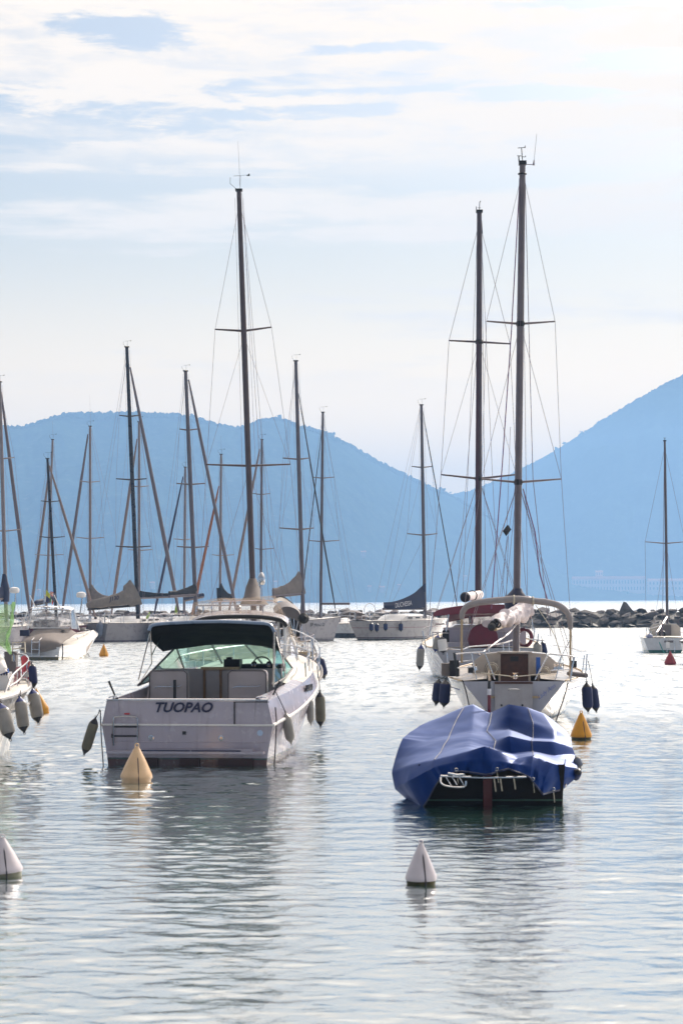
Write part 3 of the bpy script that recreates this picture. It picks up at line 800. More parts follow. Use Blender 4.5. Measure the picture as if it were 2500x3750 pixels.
# cockpit
MB().box((0, 1.55, .62), (2.7, 3.0, .06)).build('cockpit_floor', DECK, tu, local=True)
for s in (-1, 1):
    MB().loft([[Vector((s*(cr(tup, t)[0])+0*s, t*LT, cr(tup, t)[1])), Vector((s*(cr(tup, t)[0]-.2), t*LT, cr(tup, t)[1]+.06)), Vector((s*(cr(tup, t)[0]-.24), t*LT, .62))] for t in np.linspace(0.0, .42, 10)]).build('coaming', GTU, tu, local=True)
fd = []
for t in np.linspace(.38, 1, 16):
    b, z, _ = cr(tup, t); b = max(b, .02); hgt = .22 * max(0, min(1, (1-t)*3.0))
    fd.append([Vector((b*u, t*LT, z + hgt * max(0, 1 - abs(u/.78)**5))) for u in (-1, -.86, -.74, -.5, 0, .5, .74, .86, 1)])
MB().loft(fd).build('foredeck', DECK, tu, local=True)
def seat_back(x0, x1, zt, y):
    r = .07
    pts = [(x0, y, .66), (x1, y, .66), (x1, y, zt - r), (x1 - r*.3, y, zt - r*.3), (x1 - r, y, zt), (x0 + r, y, zt), (x0 + r*.3, y, zt - r*.3), (x0, y, zt - r)]
    MB().prism(pts, (0, .12, 0)).build('seat_back', CREAMV, tu, local=True)
    MB().tube([(x0 + .015, y - .012, .7), (x0 + .015, y - .012, zt - r), (x0 + r, y - .012, zt - .015), (x1 - r, y - .012, zt - .015), (x1 - .015, y - .012, zt - r), (x1 - .015, y - .012, .7)], .012).build('seat_piping', GREYC, tu, local=True)
    MB().tube([(x0 + .12, y - .03, zt - .32), (x0 + .16, y - .05, zt - .3), (x1 - .16, y - .05, zt - .3), (x1 - .12, y - .03, zt - .28)], .011).build('grab_rail', STEEL, tu, local=True)
CREAMV = mat('cream_vinyl', (0.40, 0.355, 0.36), 0.45, var=0.08)
seat_back(-1.08, -.36, 1.57, 1.75); seat_back(.36, 1.08, 1.57, 1.75)
MB().box((0, 2.95, 1.08), (2.3, .05, .95)).build('bulkhead', CREAMV, tu, local=True)
for x in (-.14, .16): MB().box((x, 2.9, 1.08), (.27, .04, .86)).build('cabin_door', CREAMV, tu, local=True)
for x in (-.30, .01, .33): MB().box((x, 2.885, 1.1), (.045, .05, .95)).build('door_post', TEAK, tu, local=True)
MB().box((.0, 2.87, 1.56), (.72, .08, .05)).build('door_lintel', TEAKL, tu, local=True)
MB().tube([(-.56, 1.55, .64), (-.56, 1.55, 1.40)], .028).build('table_post', RUB, tu, local=True)
MB().box((.75, 3.25, 1.56), (.75, .5, .14)).build('helm_console', BLACKC, tu, local=True)
MB().ring((.78, 2.95, 1.62), .17, .014, (0, 1, .5), 20, 6).tube([(.61, 2.95, 1.62), (.95, 2.95, 1.62)], .01).build('steering_wheel', RUB, tu, local=True)
for x in (.62, .9): MB().lathe([(.05, 0), (.055, .03), (.02, .05)], (x, 3.0, 1.63), (0, -1, .3), 14).build('gauge', STEEL, tu, local=True)
MB().box((.18, 3.2, 1.62), (.3, .3, .2)).box((.12, 3.15, 1.72), (.1, .1, .08)).build('instrument_pod', BLACKC, tu, local=True)
# windscreen
ft = [Vector((-.95, 3.4, 1.95)), Vector((-.32, 3.62, 2.0)), Vector((.32, 3.62, 2.0)), Vector((.95, 3.4, 1.95))]
fbs = [Vector((-1.07, 4.6, 1.50)), Vector((-.40, 5.1, 1.56)), Vector((.40, 5.1, 1.56)), Vector((1.07, 4.6, 1.50))]
fb_in = [Vector((-1.05, 3.95, 1.46)), Vector((-.38, 4.3, 1.52)), Vector((.38, 4.3, 1.52)), Vector((1.05, 3.95, 1.46))]
for k in range(3): MB().add([ft[k], ft[k+1], fbs[k+1], fbs[k]], [(0, 1, 2, 3)]).build('windscreen_pane', GLASS, tu, local=True, smooth=False)
WSCR = mat('windscreen_frame', (0.05, 0.045, 0.06), 0.4)
for s in (-1, 1):
    aft = Vector((s*1.22, 1.5, 1.30)); aft2 = Vector((s*1.2, 3.0, 1.38))
    a = Vector((s*.95, 3.4, 1.95)); b = Vector((s*1.07, 4.6, 1.50))
    MB().add([aft, aft2, b, a], [(0, 1, 2, 3)]).build('side_pane', GLASS, tu, local=True, smooth=False)
    MB().tube([aft, a], .022).tube([a, b], .02).tube([aft, aft2, b], .018).tube([a*.55+b*.45, aft2], .014).build('windscreen_frame', WSCR if s < 0 else GREYC, tu, local=True)
MB().tube(ft, .022).build('windscreen_top_rail', WSCR, tu, local=True)
for k in (1, 2): MB().tube([ft[k], fbs[k]], .022).build('windscreen_mullion', WSCR, tu, local=True)
# bimini
A0 = [P(546, 2312, 34.6), P(562, 2292, 34.6), P(640, 2284, 34.6), P(790, 2279, 34.6), P(920, 2283, 34.6), P(985, 2290, 34.6), P(1006, 2318, 34.6)]
A1 = [P(560, 2345, 35.8), P(580, 2322, 35.8), P(655, 2308, 35.8), P(795, 2302, 35.8), P(915, 2308, 35.8), P(992, 2318, 35.8), P(1016, 2345, 35.8)]
A2 = [P(598, 2382, 37.0), P(604, 2380, 37.0), P(680, 2366, 37.0), P(800, 2352, 37.0), P(905, 2352, 37.0), P(975, 2366, 37.0), P(1022, 2378, 37.0)]
cloth([A0, A1, A2], 5, 5, 0.02, 3.0, 4.0, 0.03).build('bimini_canopy', NAVYG, tu)
MB().tube(smooth_path([p + Vector((0, -.01, .015)) for p in A0], 5), .03, 8).build('canopy_hem', mat('painted_hem_sheen', (0.16, 0.22, 0.33), 0.3, spec=1.0), tu)  # pale blue paints the sky's sheen onto the edge of the navy canvas
for (a, b, r) in (((552, 2310, 34.6), (508, 2488, 35.0), .012), ((552, 2310, 34.6), (556, 2430, 35.6), .012), ((590, 2330, 35.9), (556, 2400, 35.6), .012), ((556, 2430, 35.6), (512, 2500, 35.3), .012),
                  ((1004, 2318, 34.6), (1002, 2515, 34.9), .02), ((1012, 2330, 35.2), (1040, 2440, 36.6), .012)):
    MB().tube([P(*a), P(*b)], r).build('bimini_pole', STEEL, tu)
cv = cloth([[P(1008, 2322, 34.8), P(1012, 2350, 34.8)], [P(1014, 2330, 35.6), P(1022, 2378, 35.8)], [P(1024, 2350, 36.9), P(1028, 2378, 37)]], 2, 3, 0, thick=.01); cv.build('canopy_side_flap', NAVYG, tu)
# rod holders, rails, cleats
for (a, b) in (((422, 2548, 33.9), (399, 2494, 33.9)), ((1000, 2545, 33.9), (1024, 2496, 34.0))): MB().tube([P(*a), P(*a)*.5+P(*b)*.5, P(*b)], [.016, .018, .024]).build('rod_holder', RUB, tu)
for s in (-1, 1):
    base = [(.50, .05), (.62, .06), (.75, .06), (.88, .05), (.99, .0)]
    top = [Vector((s * max(cr(tup, t)[0] - d, .0), t*LT, cr(tup, t)[1] + .33)) for t, d in base]
    low = [Vector((s * max(cr(tup, t)[0] - d, .02), t*LT, cr(tup, t)[1] + .02)) for t, d in base]
    MB().tube(smooth_path([low[0]] + top, 5), .016).build('bow_rail', STEEL, tu, local=True)
    for k in range(1, 5): MB().tube([low[k], top[k]], .013).build('rail_post', STEEL, tu, local=True)
    MB().tube(smooth_path([(p + q)/2 for p, q in zip(top, low)][1:], 4), .007).build('lifeline', WIRE, tu, local=True)
for s in (-1, 1):
    MB().box((s*1.505, 3.9, 1.16), (.02, .75, .12)).build('portlight', DKGLASS, tu, local=True)
MB().tube(smooth_path([P(1008, 2590, 33.7), P(1012, 2640, 33.65), P(1010, 2700, 33.6), P(1004, 2812, 33.6)], 4), .013).build('stern_line', DKROPE, tu)
MB().tube(smooth_path([P(368, 2600, 33.5), P(372, 2700, 33.5), P(380, 2812, 33.5)], 4), .011).build('stern_line', DKROPE, tu)
# fenders of the cruiser
fender('dark-ended olive fender hanging off the port corner of the TUOPAO transom', P(351, 2628, 33.6), P(309, 2762, 33.7), .088, FOLIVE, FDARK, P(366, 2598, 33.6))
fender('pale grey fender nearest the transom on the right side of the TUOPAO cruiser', P(1046, 2611, 34.5), P(1066, 2722, 34.5), .088, FBODY, FBODY, P(1010, 2535, 34.2))
fender('slim grey teardrop fender between two others at the bow of the TUOPAO cruiser', P(1134, 2553, 37.4), P(1138, 2652, 37.4), .07, FBODY, FBODY, P(1126, 2500, 38.4))
fender('olive fender with dark ends, rightmost on the TUOPAO cruiser', P(1171, 2533, 38.2), P(1174, 2660, 38.2), .098, FOLIVE, FDARK, P(1160, 2440, 38.6))

# ---------- hardtop boat moored just beyond the cruiser
hb_ = thing('hardtop_boat', 'hardtop fishing boat hidden behind the TUOPAO cruiser, pale roof with black rubber edge', 'motorboat', (-2.25, 43.0, 0), math.radians(6))
HT = [(0, 1.3, .8, 1.2), (.4, 1.42, .95, 1.25), (.7, 1.2, 1.2, .8), (.88, .72, 1.4, .33), (1, .03, 1.55, .02)]
hull_parts(hb_, HT, 7.3, 6.6, .5, GEL); deck_part(hb_, HT, 7.3, DECK); rail_strip(hb_, HT, 7.3, 'rub_rail', GREYC, .03)
R0 = [P(680, 2296, 43.4), P(700, 2276, 43.4), P(760, 2256, 43.4), P(860, 2250, 43.4), P(960, 2252, 43.4), P(1030, 2264, 43.4), P(1050, 2286, 43.4)]
R1 = [P(700, 2274, 44.6), P(715, 2262, 44.6), P(770, 2241, 44.6), P(865, 2234, 44.6), P(960, 2237, 44.6), P(1035, 2252, 44.6), P(1058, 2268, 44.6)]
R2 = [P(712, 2272, 46), P(728, 2262, 46), P(780, 2246, 46), P(868, 2240, 46), P(962, 2243, 46), P(1032, 2254, 46), P(1062, 2270, 46)]
cloth([R0, R1, R2], 5, 4, 0, thick=.05).build('hardtop', mat('lilac_white_roof', (0.40, 0.38, 0.48), 0.3, coat=.5), hb_)
MB().tube(smooth_path([p + Vector((0, -.03, -.05)) for p in R0], 5), .05, 8).build('rubber_edge', RUB, hb_)
for (a, b, r) in (((690, 2290, 43.5), (690, 2420, 43.4), .035), ((1042, 2284, 43.5), (1044, 2420, 43.4), .04), ((1058, 2272, 46), (1062, 2400, 46), .03), ((1020, 2276, 43.6), (1022, 2400, 43.6), .03)):
    MB().tube([P(*a), P(*b)], r).build('roof_post', GEL, hb_)
MB().add([P(696, 2290, 43.5), P(1010, 2290, 43.5), P(1010, 2420, 43.5), P(696, 2420, 43.5)], [(0, 1, 2, 3)]).build('rear_curtain', see_through('tan_screen', (.9, .85, .8), 0, (.42, .3, .2), .5), hb_, smooth=False)
MB().add([P(1044, 2286, 43.5), P(1062, 2272, 46), P(1062, 2400, 46), P(1044, 2410, 43.5)], [(0, 1, 2, 3)]).build('side_window', DKGLASS, hb_, smooth=False)
scr = smooth_path([P(1040, 2400, 46.2), P(1046, 2350, 46.2), P(1062, 2330, 46.4), P(1078, 2360, 46.8), P(1090, 2412, 47.2)], 5)
MB().tube(scr, .045, 8).build('windscreen_arch', GEL, hb_)
MB().add(scr, [tuple(range(len(scr)))]).build('windscreen_glass', see_through('blue_glass', (.55, .62, .8), .2, (.4, .45, .6), .3), hb_, smooth=False)
MB().tube(smooth_path([P(718, 2250, 44), P(722, 2222, 44), P(738, 2218, 44), P(955, 2216, 44), P(962, 2222, 44), P(962, 2258, 44)], 4), .018).build('roof_rail', STEEL, hb_)
MB().tube(smooth_path([P(775, 2250, 45.6), P(778, 2208, 45.6), P(795, 2203, 45.6), P(1000, 2201, 45.6), P(1002, 2250, 45.6)], 4), .016).build('roof_rail', STEEL, hb_)
for x in (745, 775): MB().tube([P(x, 2218, 44), P(x, 2252, 44)], .014).build('rail_post', STEEL, hb_)
MB().lathe([(.05, 0), (.07, .03), (.05, .09), (0, .1)], P(873, 2226, 44.6), (0, -1, 0), 12).build('horn', STEEL, hb_)
pulpit(hb_, HT, 7.3, .62, .55)
stanchions(hb_, HT, 7.3, (.3, .45, .6), .5)
net = cloth([[P(690, 2286, 43.6), P(700, 2240, 44), P(712, 2206, 44.6)], [P(760, 2262, 43.4), P(770, 2205, 44.6), P(790, 2192, 45.6)], [P(880, 2252, 43.4), P(890, 2200, 44.6), P(900, 2190, 45.6)],
             [P(985, 2255, 43.4), P(995, 2200, 44.6), P(1000, 2184, 45.6)], [P(1046, 2268, 43.6), P(1030, 2225, 44.8), P(1004, 2186, 45.8)]], 4, 4, .03, 2.5, 2, .004).build('netting', NETB, None)
tagm(net, 'sheer beige netting draped over the roof rails of the hardtop boat', 'net')
trail = cloth([[P(1046, 2268, 43.9), P(1040, 2240, 45.0)], [P(1062, 2320, 45.6), P(1068, 2300, 46.4)], [P(1080, 2350, 47), P(1090, 2335, 47.4)], [P(1105, 2368, 47.6), P(1112, 2362, 47.9)]], 4, 5, .03, 2.5, 3, .004).build('netting', NETB)
tagm(trail, 'strip of beige netting trailing from the hardtop down to the side rail', 'net')

# ---------- generic sailing yacht from its mast line in the photograph
def yacht(label, S, B, beam, fbs, fbb, mast=None, mr=.07, mm=None, spreads=(), fore=None, back=(), boom=None, cover=None,
          cabin=True, hm=None, name='sailing_yacht', detail=1, group=None, stripe=None, vane=True, wr=.008, dodger=None, rails=True, antenna=0, wheel=False):
    """S, B = (px, Y) of stern and bow; mast = ((px,py) foot, (px,py) top, Y)"""
    s = P(S[0], 2400, S[1]); b = P(B[0], 2400, B[1]); s.z = b.z = 0
    d = b - s; L = d.length; yaw = math.atan2(d.x, d.y)
    r = thing(name, label, 'sailboat', s, yaw, group)
    mm = mm or ALU; hb = beam / 2
    tbl = [(0, hb*.5, fbs, hb*.25), (.2, hb*.86, fbs*.98, hb*.82), (.45, hb, fbs*1.0, hb*.9), (.7, hb*.78, (fbs+fbb)/2, hb*.6), (.88, hb*.38, fbb*.95, hb*.24), (1, .03, fbb, .02)]
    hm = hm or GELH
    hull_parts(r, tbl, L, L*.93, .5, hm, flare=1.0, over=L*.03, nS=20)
    deck_part(r, tbl, L, DECK, camber=.06)
    rail_strip(r, tbl, L, 'toe_rail', ALU, .02, .02)
    if cabin:
        secs = []
        for t in np.linspace(.30, .74, 10):
            bb, z, _ = cr(tbl, t); e = math.sin(min(1, (t-.30)/.05)*1.57) * math.cos(max(0, (t-.5)/.24)*1.4)
            secs.append([Vector((bb*.62*u, t*L, z + .02 + .42*max(e, 0.02)*h)) for u, h in ((-1, 0), (-.92, .75), (-.7, 1), (0, 1.12), (.7, 1), (.92, .75), (1, 0))])
        MB().loft(secs, cap=True).build('cabin', GEL, r, local=True)
        for sd_ in (-1, 1):
            for t in (.38, .46, .54):
                bb, z, _ = cr(tbl, t)
                MB().box((sd_*(bb*.62*.985), t*L, z + .2), (.03, L*.045, .10)).build('portlight', DKGLASS, r, local=True)
    if rails:
        stanchions(r, tbl, L, (.12, .28, .44, .6, .76), .6, .013, wr=.006)
        pulpit(r, tbl, L, .86); pulpit(r, tbl, L, .1, stern=True, name='pushpit')
    if wheel: MB().ring((0, L*.1, fbs + .75), .5, .025, (0, 1, 0), 22, 6).tube([(0, L*.1, fbs), (0, L*.1, fbs + .75)], .05).build('steering_wheel', STEEL, r, local=True)
    if mast:
        (fx, fy), (tx, ty), Ym = mast
        f = P(fx, fy, Ym); t = P(tx, ty, Ym)
        dk = fbs + .3
        ax = (t - f).normalized(); base = f + ax * ((dk - f.z) / ax.z) if f.z > dk else f
        n = 8; pts = [base + (t - base) * k / n for k in range(n + 1)]
        MB().tube(pts, [mr]*(n-2) + [mr*.93, mr*.85, mr*.78], 10).build('mast', mm, r)
        top = t
        MB().box(top + Vector((0, 0, .03)), (mr*2.3, mr*2, .06)).build('masthead_fitting', RUB, r)
        if vane:
            MB().tube([top + Vector((.03, 0, .04)), top + Vector((.05, 0, .45)), top + Vector((.28, 0, .47))], wr).prism([top + Vector((.22, 0, .44)), top + Vector((.32, 0, .44)), top + Vector((.31, 0, .52))], (0, .01, 0)).tube([top + Vector((.05, 0, .45)), top + Vector((-.15, 0, .44))], wr).build('wind_vane', RUB, r)
            MB().tube([top + Vector((-.05, 0, .04)), top + Vector((-.25, 0, .22)), top + Vector((-.25, 0, .40))], wr*1.2).build('wind_sensor', RUB, r)
        if antenna: MB().tube([top + Vector((.04, 0, 0)), top + Vector((-.02, 0, antenna))], [wr, wr*.5], 5).build('antenna', WIRE, r)
        tips = []
        for (y, xl, xr, *dy_) in spreads:
            yl = y - (dy_[0] if dy_ else 4); yr = y - (dy_[1] if len(dy_) > 1 else (dy_[0] if dy_ else 4))
            k = (fy - y) / (fy - ty); root = f + (t - f) * k
            a = P(xl, yl, Ym + .3); c = P(xr, yr, Ym + .3); tips.append((a, c, root))
            for q in (a, c): MB().tube([root, q], [mr*.42, mr*.26], 6).build('spreader', mm, r)
        dirx = (Matrix.Rotation(-yaw, 3, 'Z') @ Vector((1, 0, 0)))
        tm = base - s; al = tm.x * math.sin(yaw) + tm.y * math.cos(yaw); tt = min(.8, max(.2, al / L)); bb = cr(tbl, tt)[0]; zz = cr(tbl, tt)[1]
        for i_, sg in ((0, -1), (1, 1)):
            flip = 1 if dirx.x >= 0 else -1
            ch = L2W(r, (sg * flip * bb * .93, al, zz))
            path = [top - ax * .35] + [q[i_] for q in sorted(tips, key=lambda q: -q[2].z)] + [ch]
            MB().tube(path, wr, 5).build('shroud', WIRE, r)
            if tips:
                lowt = min(tips, key=lambda q: q[2].z)
                MB().tube([lowt[2] - ax*.15, ch + Vector((0, -.15, 0))], wr, 5).build('lower_shroud', WIRE, r)
                if len(tips) > 1:
                    hit = max(tips, key=lambda q: q[2].z); MB().tube([hit[2] - ax*.15, lowt[i_]], wr*.8, 5).build('diagonal_shroud', WIRE, r)
        for dx_ in (-mr*1.3, mr*1.4): MB().tube([top + Vector((dx_, -.02, -.2)), base + Vector((dx_*2.0, -.1, .5))], wr*.8, 5).build('halyard', WIRE, r)
        for bk in back: MB().tube([P(*bk[0], Ym), P(*bk[1], Ym - 4)], wr, 5).build('backstay', WIRE, r)
        if not back: MB().tube([top, L2W(r, (0, .1, fbs + .1))], wr, 5).build('backstay', WIRE, r)
        if fore:
            a = P(*fore[0], Ym + .5); c = L2W(r, (0, L*.97, fbb + .15)); c2 = P(*fore[1], Ym + (L*.5)); c = c2
            if c.z > fbb + .3: c = a + (c - a) * ((a.z - fbb - .3) / (a.z - c.z))
            fr, fm = fore[2], fore[3]
            MB().tube([a + (c - a) * k / 10 for k in range(11)], [fr*.45, fr*.7, fr*.85, fr, fr, fr*1.05, fr*1.1, fr*1.15, fr*1.15, fr, fr*.5], 8).build('furled_genoa' if fr > .03 else 'forestay', fm, r)
            if fr > .03: MB().lathe([(.1, 0), (.11, .05), (.11, .12), (.06, .16)], c, (a - c).normalized(), 12).build('furling_drum', RUB, r)
        if boom:
            a = P(boom[0], boom[1], Ym); c = P(boom[2], boom[3], boom[4] if len(boom) > 4 else Ym - 2)
            MB().tube([a, c], mr*.75, 8).build('boom', mm, r)
            if cover:
                cm, h0, h1, rgh = cover[:4]
                path = []; rad = []
                for k in range(15):
                    u = k / 14; hh = h1 + (h0 - h1) * (1 - u) ** 2.2
                    p = a + (c - a) * u + Vector((0, 0, mr*.5 + hh * .8)); path.append(p); rad.append((.11 + .03*(1-u), hh))
                path.append(path[-1] + (c - a).normalized()*.08); rad.append((.04, h1*.5))
                sleeve(path, rad, 14, rgh, 5.0, fx*.01).build('sail_cover', cm, r)
                if len(cover) > 4 and cover[4]:   # cloth that climbs the mast
                    MB().loft([[p + Vector((math.cos(q)*rr, math.sin(q)*rr, 0)) for q in np.linspace(0, 6.283, 12, endpoint=False)] for p, rr in
                               ((a + Vector((0, -.02, -.25)), mr*2.2), (a + Vector((0, 0, h0*1.2)), mr*2.6), (a + ax * cover[4] * .7, mr*1.7), (a + ax * cover[4], mr*1.12))], close=True, cap=True).build('mast_collar', cm, r)
    if dodger:
        m_, t0, w_, h_ = dodger; z = cr(tbl, t0)[1]
        secs = []
        for k, (yy, hh) in enumerate(((0, .86), (.35, 1.0), (.8, .92), (1.25, .35))):
            secs.append([Vector((w_*math.cos(q), t0*L + yy, z + .15 + h_*hh*max(0, math.sin(q))**.6)) for q in np.linspace(0, math.pi, 11)])
        MB().loft(secs).build('sprayhood', m_, r, local=True)
    return r, tbl, L
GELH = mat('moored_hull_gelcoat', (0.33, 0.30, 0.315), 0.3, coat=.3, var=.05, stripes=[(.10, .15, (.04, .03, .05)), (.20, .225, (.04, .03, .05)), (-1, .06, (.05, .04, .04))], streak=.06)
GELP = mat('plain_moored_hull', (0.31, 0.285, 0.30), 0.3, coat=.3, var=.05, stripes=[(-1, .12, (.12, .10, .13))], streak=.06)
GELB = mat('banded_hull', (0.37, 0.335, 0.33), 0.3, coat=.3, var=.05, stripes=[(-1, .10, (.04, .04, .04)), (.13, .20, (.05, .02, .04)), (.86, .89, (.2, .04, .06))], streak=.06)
GBEI = mat('faded_genoa_cover', (0.20, 0.15, 0.14), 0.8, var=.1)
GGRY = mat('grey_genoa_cover', (0.13, 0.11, 0.125), 0.8, var=.1)
GORG = mat('orange_genoa_cover', (0.26, 0.09, 0.035), 0.8, var=.1)
GNVY = mat('navy_genoa_cover', (0.03, 0.03, 0.07), 0.8, var=.1)

# tall yacht behind the cruiser
yB, tB, LB = yacht('tall yacht behind the TUOPAO cruiser, brown cloth round its mast foot', (905, 51), (935, 62), 3.7, 1.25, 1.45,
      mast=((927, 2190), (875, 700), 57), mr=.088, mm=mat('warm_mast_alloy', (0.085, .065, .07), .4, metal=.3),
      spreads=((1212, 788, 994, 6, 14), (1706, 757, 1063, 5, 6)), wr=.0055, antenna=1.45, back=(((886, 705), (985, 2200)), ((893, 780), (1010, 2250))))
MB().loft([[P(925, 2118, 57) + Vector((math.cos(q)*.10, math.sin(q)*.10, 0)) for q in np.linspace(0, 6.28, 14, endpoint=False)],
           [P(924, 2150, 57) + Vector((math.cos(q)*.20 + .02, math.sin(q)*.3 - .1, 0)) for q in np.linspace(0, 6.28, 14, endpoint=False)],
           [P(924, 2185, 57) + Vector((math.cos(q)*.27 + .04, math.sin(q)*.55 - .4, 0)) for q in np.linspace(0, 6.28, 14, endpoint=False)],
           [P(928, 2215, 57) + Vector((math.cos(q)*.42 + .05, math.sin(q)*.75 - .6, 0)) for q in np.linspace(0, 6.28, 14, endpoint=False)]], close=True, cap=True).build('sail_cover', mat('brown_mast_cloth', (.10, .08, .075), .8, var=.2, bump=.006, bscale=9), yB)
MB().tube([P(958, 2130, 56), P(958, 2210, 56)], .04).lathe([(.07, 0), (.1, .06), (.1, .22), (.07, .3), (.03, .36)], P(958, 2142, 56), n=12).build('radar_pole', STEEL, yB)
Bm = [[P(1008, 2246, 51.5), P(1030, 2226, 51.5), P(1060, 2222, 51.5), P(1088, 2234, 51.5), P(1102, 2256, 51.5)], [P(1000, 2226, 53), P(1020, 2205, 53), P(1050, 2203, 53), P(1082, 2218, 53), P(1098, 2240, 53)]]
cloth(Bm, 4, 4, .02, thick=.03).build('bimini', GREYC, yB)
cloth([Bm[0], [p + Vector((0, .1, -.28)) for p in Bm[0]]], 4, 3, .01, thick=.02).build('bimini_valance', GREYC, yB)
MB().prism([P(1018, 2258, 53.2), P(1096, 2258, 53.2), P(1098, 2345, 53.2), P(1018, 2345, 53.2)], (0, .06, 0)).build('sprayhood_panel', BLACKC, yB)  # black sheet standing in for the shade inside, under the bimini
cloth([[P(1000, 2192, 54.2), P(1030, 2183, 54.2), P(1062, 2200, 54.2), P(1084, 2222, 54.2)], [P(1000, 2204, 55.6), P(1030, 2197, 55.6), P(1060, 2208, 55.6), P(1084, 2228, 55.6)]], 4, 3, .0, thick=.03).build('hard_dodger', WHITEC, yB)
for (a, b) in (((1060, 2254, 51.6), (1080, 2340, 51.6)), ((1076, 2256, 51.6), (1078, 2350, 51.6)), ((1094, 2262, 51.6), (1080, 2330, 51.6)), ((1104, 2256, 51.6), (1104, 2350, 51.6)), ((1048, 2290, 51.6), (1090, 2350, 51.6))):
    MB().tube([P(*a), P(*b)], .014).build('bimini_frame', STEEL, yB)
for pts in (((1088, 2350), (1140, 2344), (1146, 2342), (1146, 2480)), ((1140, 2348), (1158, 2392), (1160, 2480)), ((1082, 2378), (1146, 2386)), ((1106, 2318), (1116, 2330), (1120, 2420)), ((1100, 2420), (1104, 2372), (1110, 2364), (1114, 2420))):
    MB().tube(smooth_path([P(x, y, 51.2) for x, y in pts], 3), .018).build('stern_rail', STEEL, yB)
MB().lathe([(.0, -.1), (.13, -.04), (.14, .12), (.05, .2), (0, .2)], P(1108, 2266, 51.3), (.3, -1, .1), 14).build('life_ring_light', BLACKC, yB)
MB().box(P(1130, 2430, 51.3), (.3, .2, .3)).box(P(1118, 2395, 51.3), (.4, .3, .12)).build('deck_locker', TEAKL, yB)
fender('navy fender hung from the stern rail of the tall yacht behind the TUOPAO cruiser', P(1166, 2402, 51), P(1187, 2484, 51), .125, FNAVY, FDARK, P(1150, 2370, 51.1))

# ---------- far row of moored yachts along the breakwater, drawn from left to right
yacht('yacht at the left edge with a pale mast and a navy collar round its foot', (-60, 128), (90, 137), 3.6, 1.2, 1.4, mast=((21, 2150), (0, 1400), 131), mr=.13, mm=ALUL,
      spreads=((1680, -50, 54, 5), (1945, -80, 81, 7)), fore=((5, 1435), (107, 2225), .12, GGRY), boom=(20, 2190, -60, 2205), cover=(NAVY, .5, .18, .04, 1.6))
rc, tc_, Lc = yacht('small yacht with a short black mast and beige furled sail, dark red hull', (100, 132), (335, 141), 3.4, 1.15, 1.3, mast=((203, 2190), (175, 1681), 136), mr=.11, mm=BLKMAST,
      spreads=((1838, 151, 220), (1969, 146, 238)), fore=((182, 1705), (346, 2247), .10, GBEI), boom=(203, 2200, 130, 2215), cover=(NAVY, .3, .14, .04), hm=mat('grey_red_hull', (.16, .05, .06), .35, coat=.3))
yacht('yacht with thin pale mast just left of the short black mast', (270, 158), (110, 166), 3.2, 1.1, 1.3, mast=((172, 2190), (194, 1611), 160), mr=.105, mm=ALUL,
      spreads=((2034, 129, 234),), fore=((184, 1705), (121, 2188), .11, GBEI), antenna=1.6)
yacht('yacht with a single pale mast standing alone between two leaning furled sails', (440, 160), (225, 168), 3.4, 1.1, 1.3, mast=((331, 2215), (331, 1562), 162), mr=.12, mm=ALUL,
      spreads=((1766, 292, 367, 5, 4), (1972, 279, 382)), fore=((323, 1590), (234, 2205), .12, GGRY), boom=(331, 2195, 395, 2200), cover=(TAUPE, .7, .2, .04, .9), antenna=2.6, back=(((335, 1570), (428, 1970)),))
rJ, tJ, LJ = yacht('big grey yacht with tall black mast and J130 on its beige sail cover', (352, 137), (664, 147), 4.0, 1.3, 1.35, mast=((506, 2262), (465, 1272), 139), mr=.15, mm=BLKMAST,
      spreads=((1525, 438, 510), (1757, 426, 537), (2004, 425, 553)), fore=((477, 1345), (657, 2250), .13, GGRY), hm=GELP,
      back=(((463, 1290), (300, 2290)), ((466, 1300), (322, 2290))), dodger=None, wheel=True)
cv = sleeve(smooth_path([P(318, 2217, 137.5), P(340, 2214, 137.5), P(400, 2203, 138), P(450, 2190, 138.4), P(480, 2178, 138.7), P(498, 2168, 138.9)], 4),
            [(.10 + .012*k, .16 + .028*k + (.25 if k > 13 else 0)) for k in range(21)], 16, .09, 2.2, 5)
cv.build('sail_cover', BEIGEC, rJ)
MB().tube([P(322, 2232, 137.4), P(506, 2216, 139)], .09, 8).build('boom', BLKMAST, rJ)
text_mb('J130', P(401, 2207, 137.55), P(440, 2199, 137.55) - P(401, 2207, 137.55), (0, 0, 1), .68, .38, shear=.1, bold=.02).build('sail_cover_lettering', INK, rJ, smooth=False)
fender('blue-grey fender hanging on the stern of the big J130 yacht', P(369, 2276, 136.6), P(360, 2336, 136.6), .24, FGREY, FGREY, P(372, 2265, 136.6))
yacht('yacht with a pale mast just right of the tall black J130 mast', (610, 160), (400, 169), 3.4, 1.1, 1.3, mast=((510, 2200), (510, 1546), 163), mr=.125, mm=ALUL,
      spreads=((1783, 482, 545), (2016, 469, 559)), fore=((503, 1607), (409, 2247), .12, GBEI), boom=(512, 2190, 640, 2185), cover=(BLACKC, .3, .13, .05), vane=True)
yacht('yacht with a tall grey mast and black sail cover left of the cruiser roof', (585, 138), (870, 148), 4.0, 1.3, 1.4, mast=((717, 2215), (680, 1360), 142), mr=.16,
      spreads=((1575, 658, 724), (1774, 647, 751), (2005, 649, 765)), fore=((691, 1390), (857, 2195), .12, GGRY), boom=(717, 2178, 620, 2184), cover=(BLACKC, .42, .16, .05),
      back=(((676, 1370), (560, 2280)), ((678, 1380), (585, 2280))))
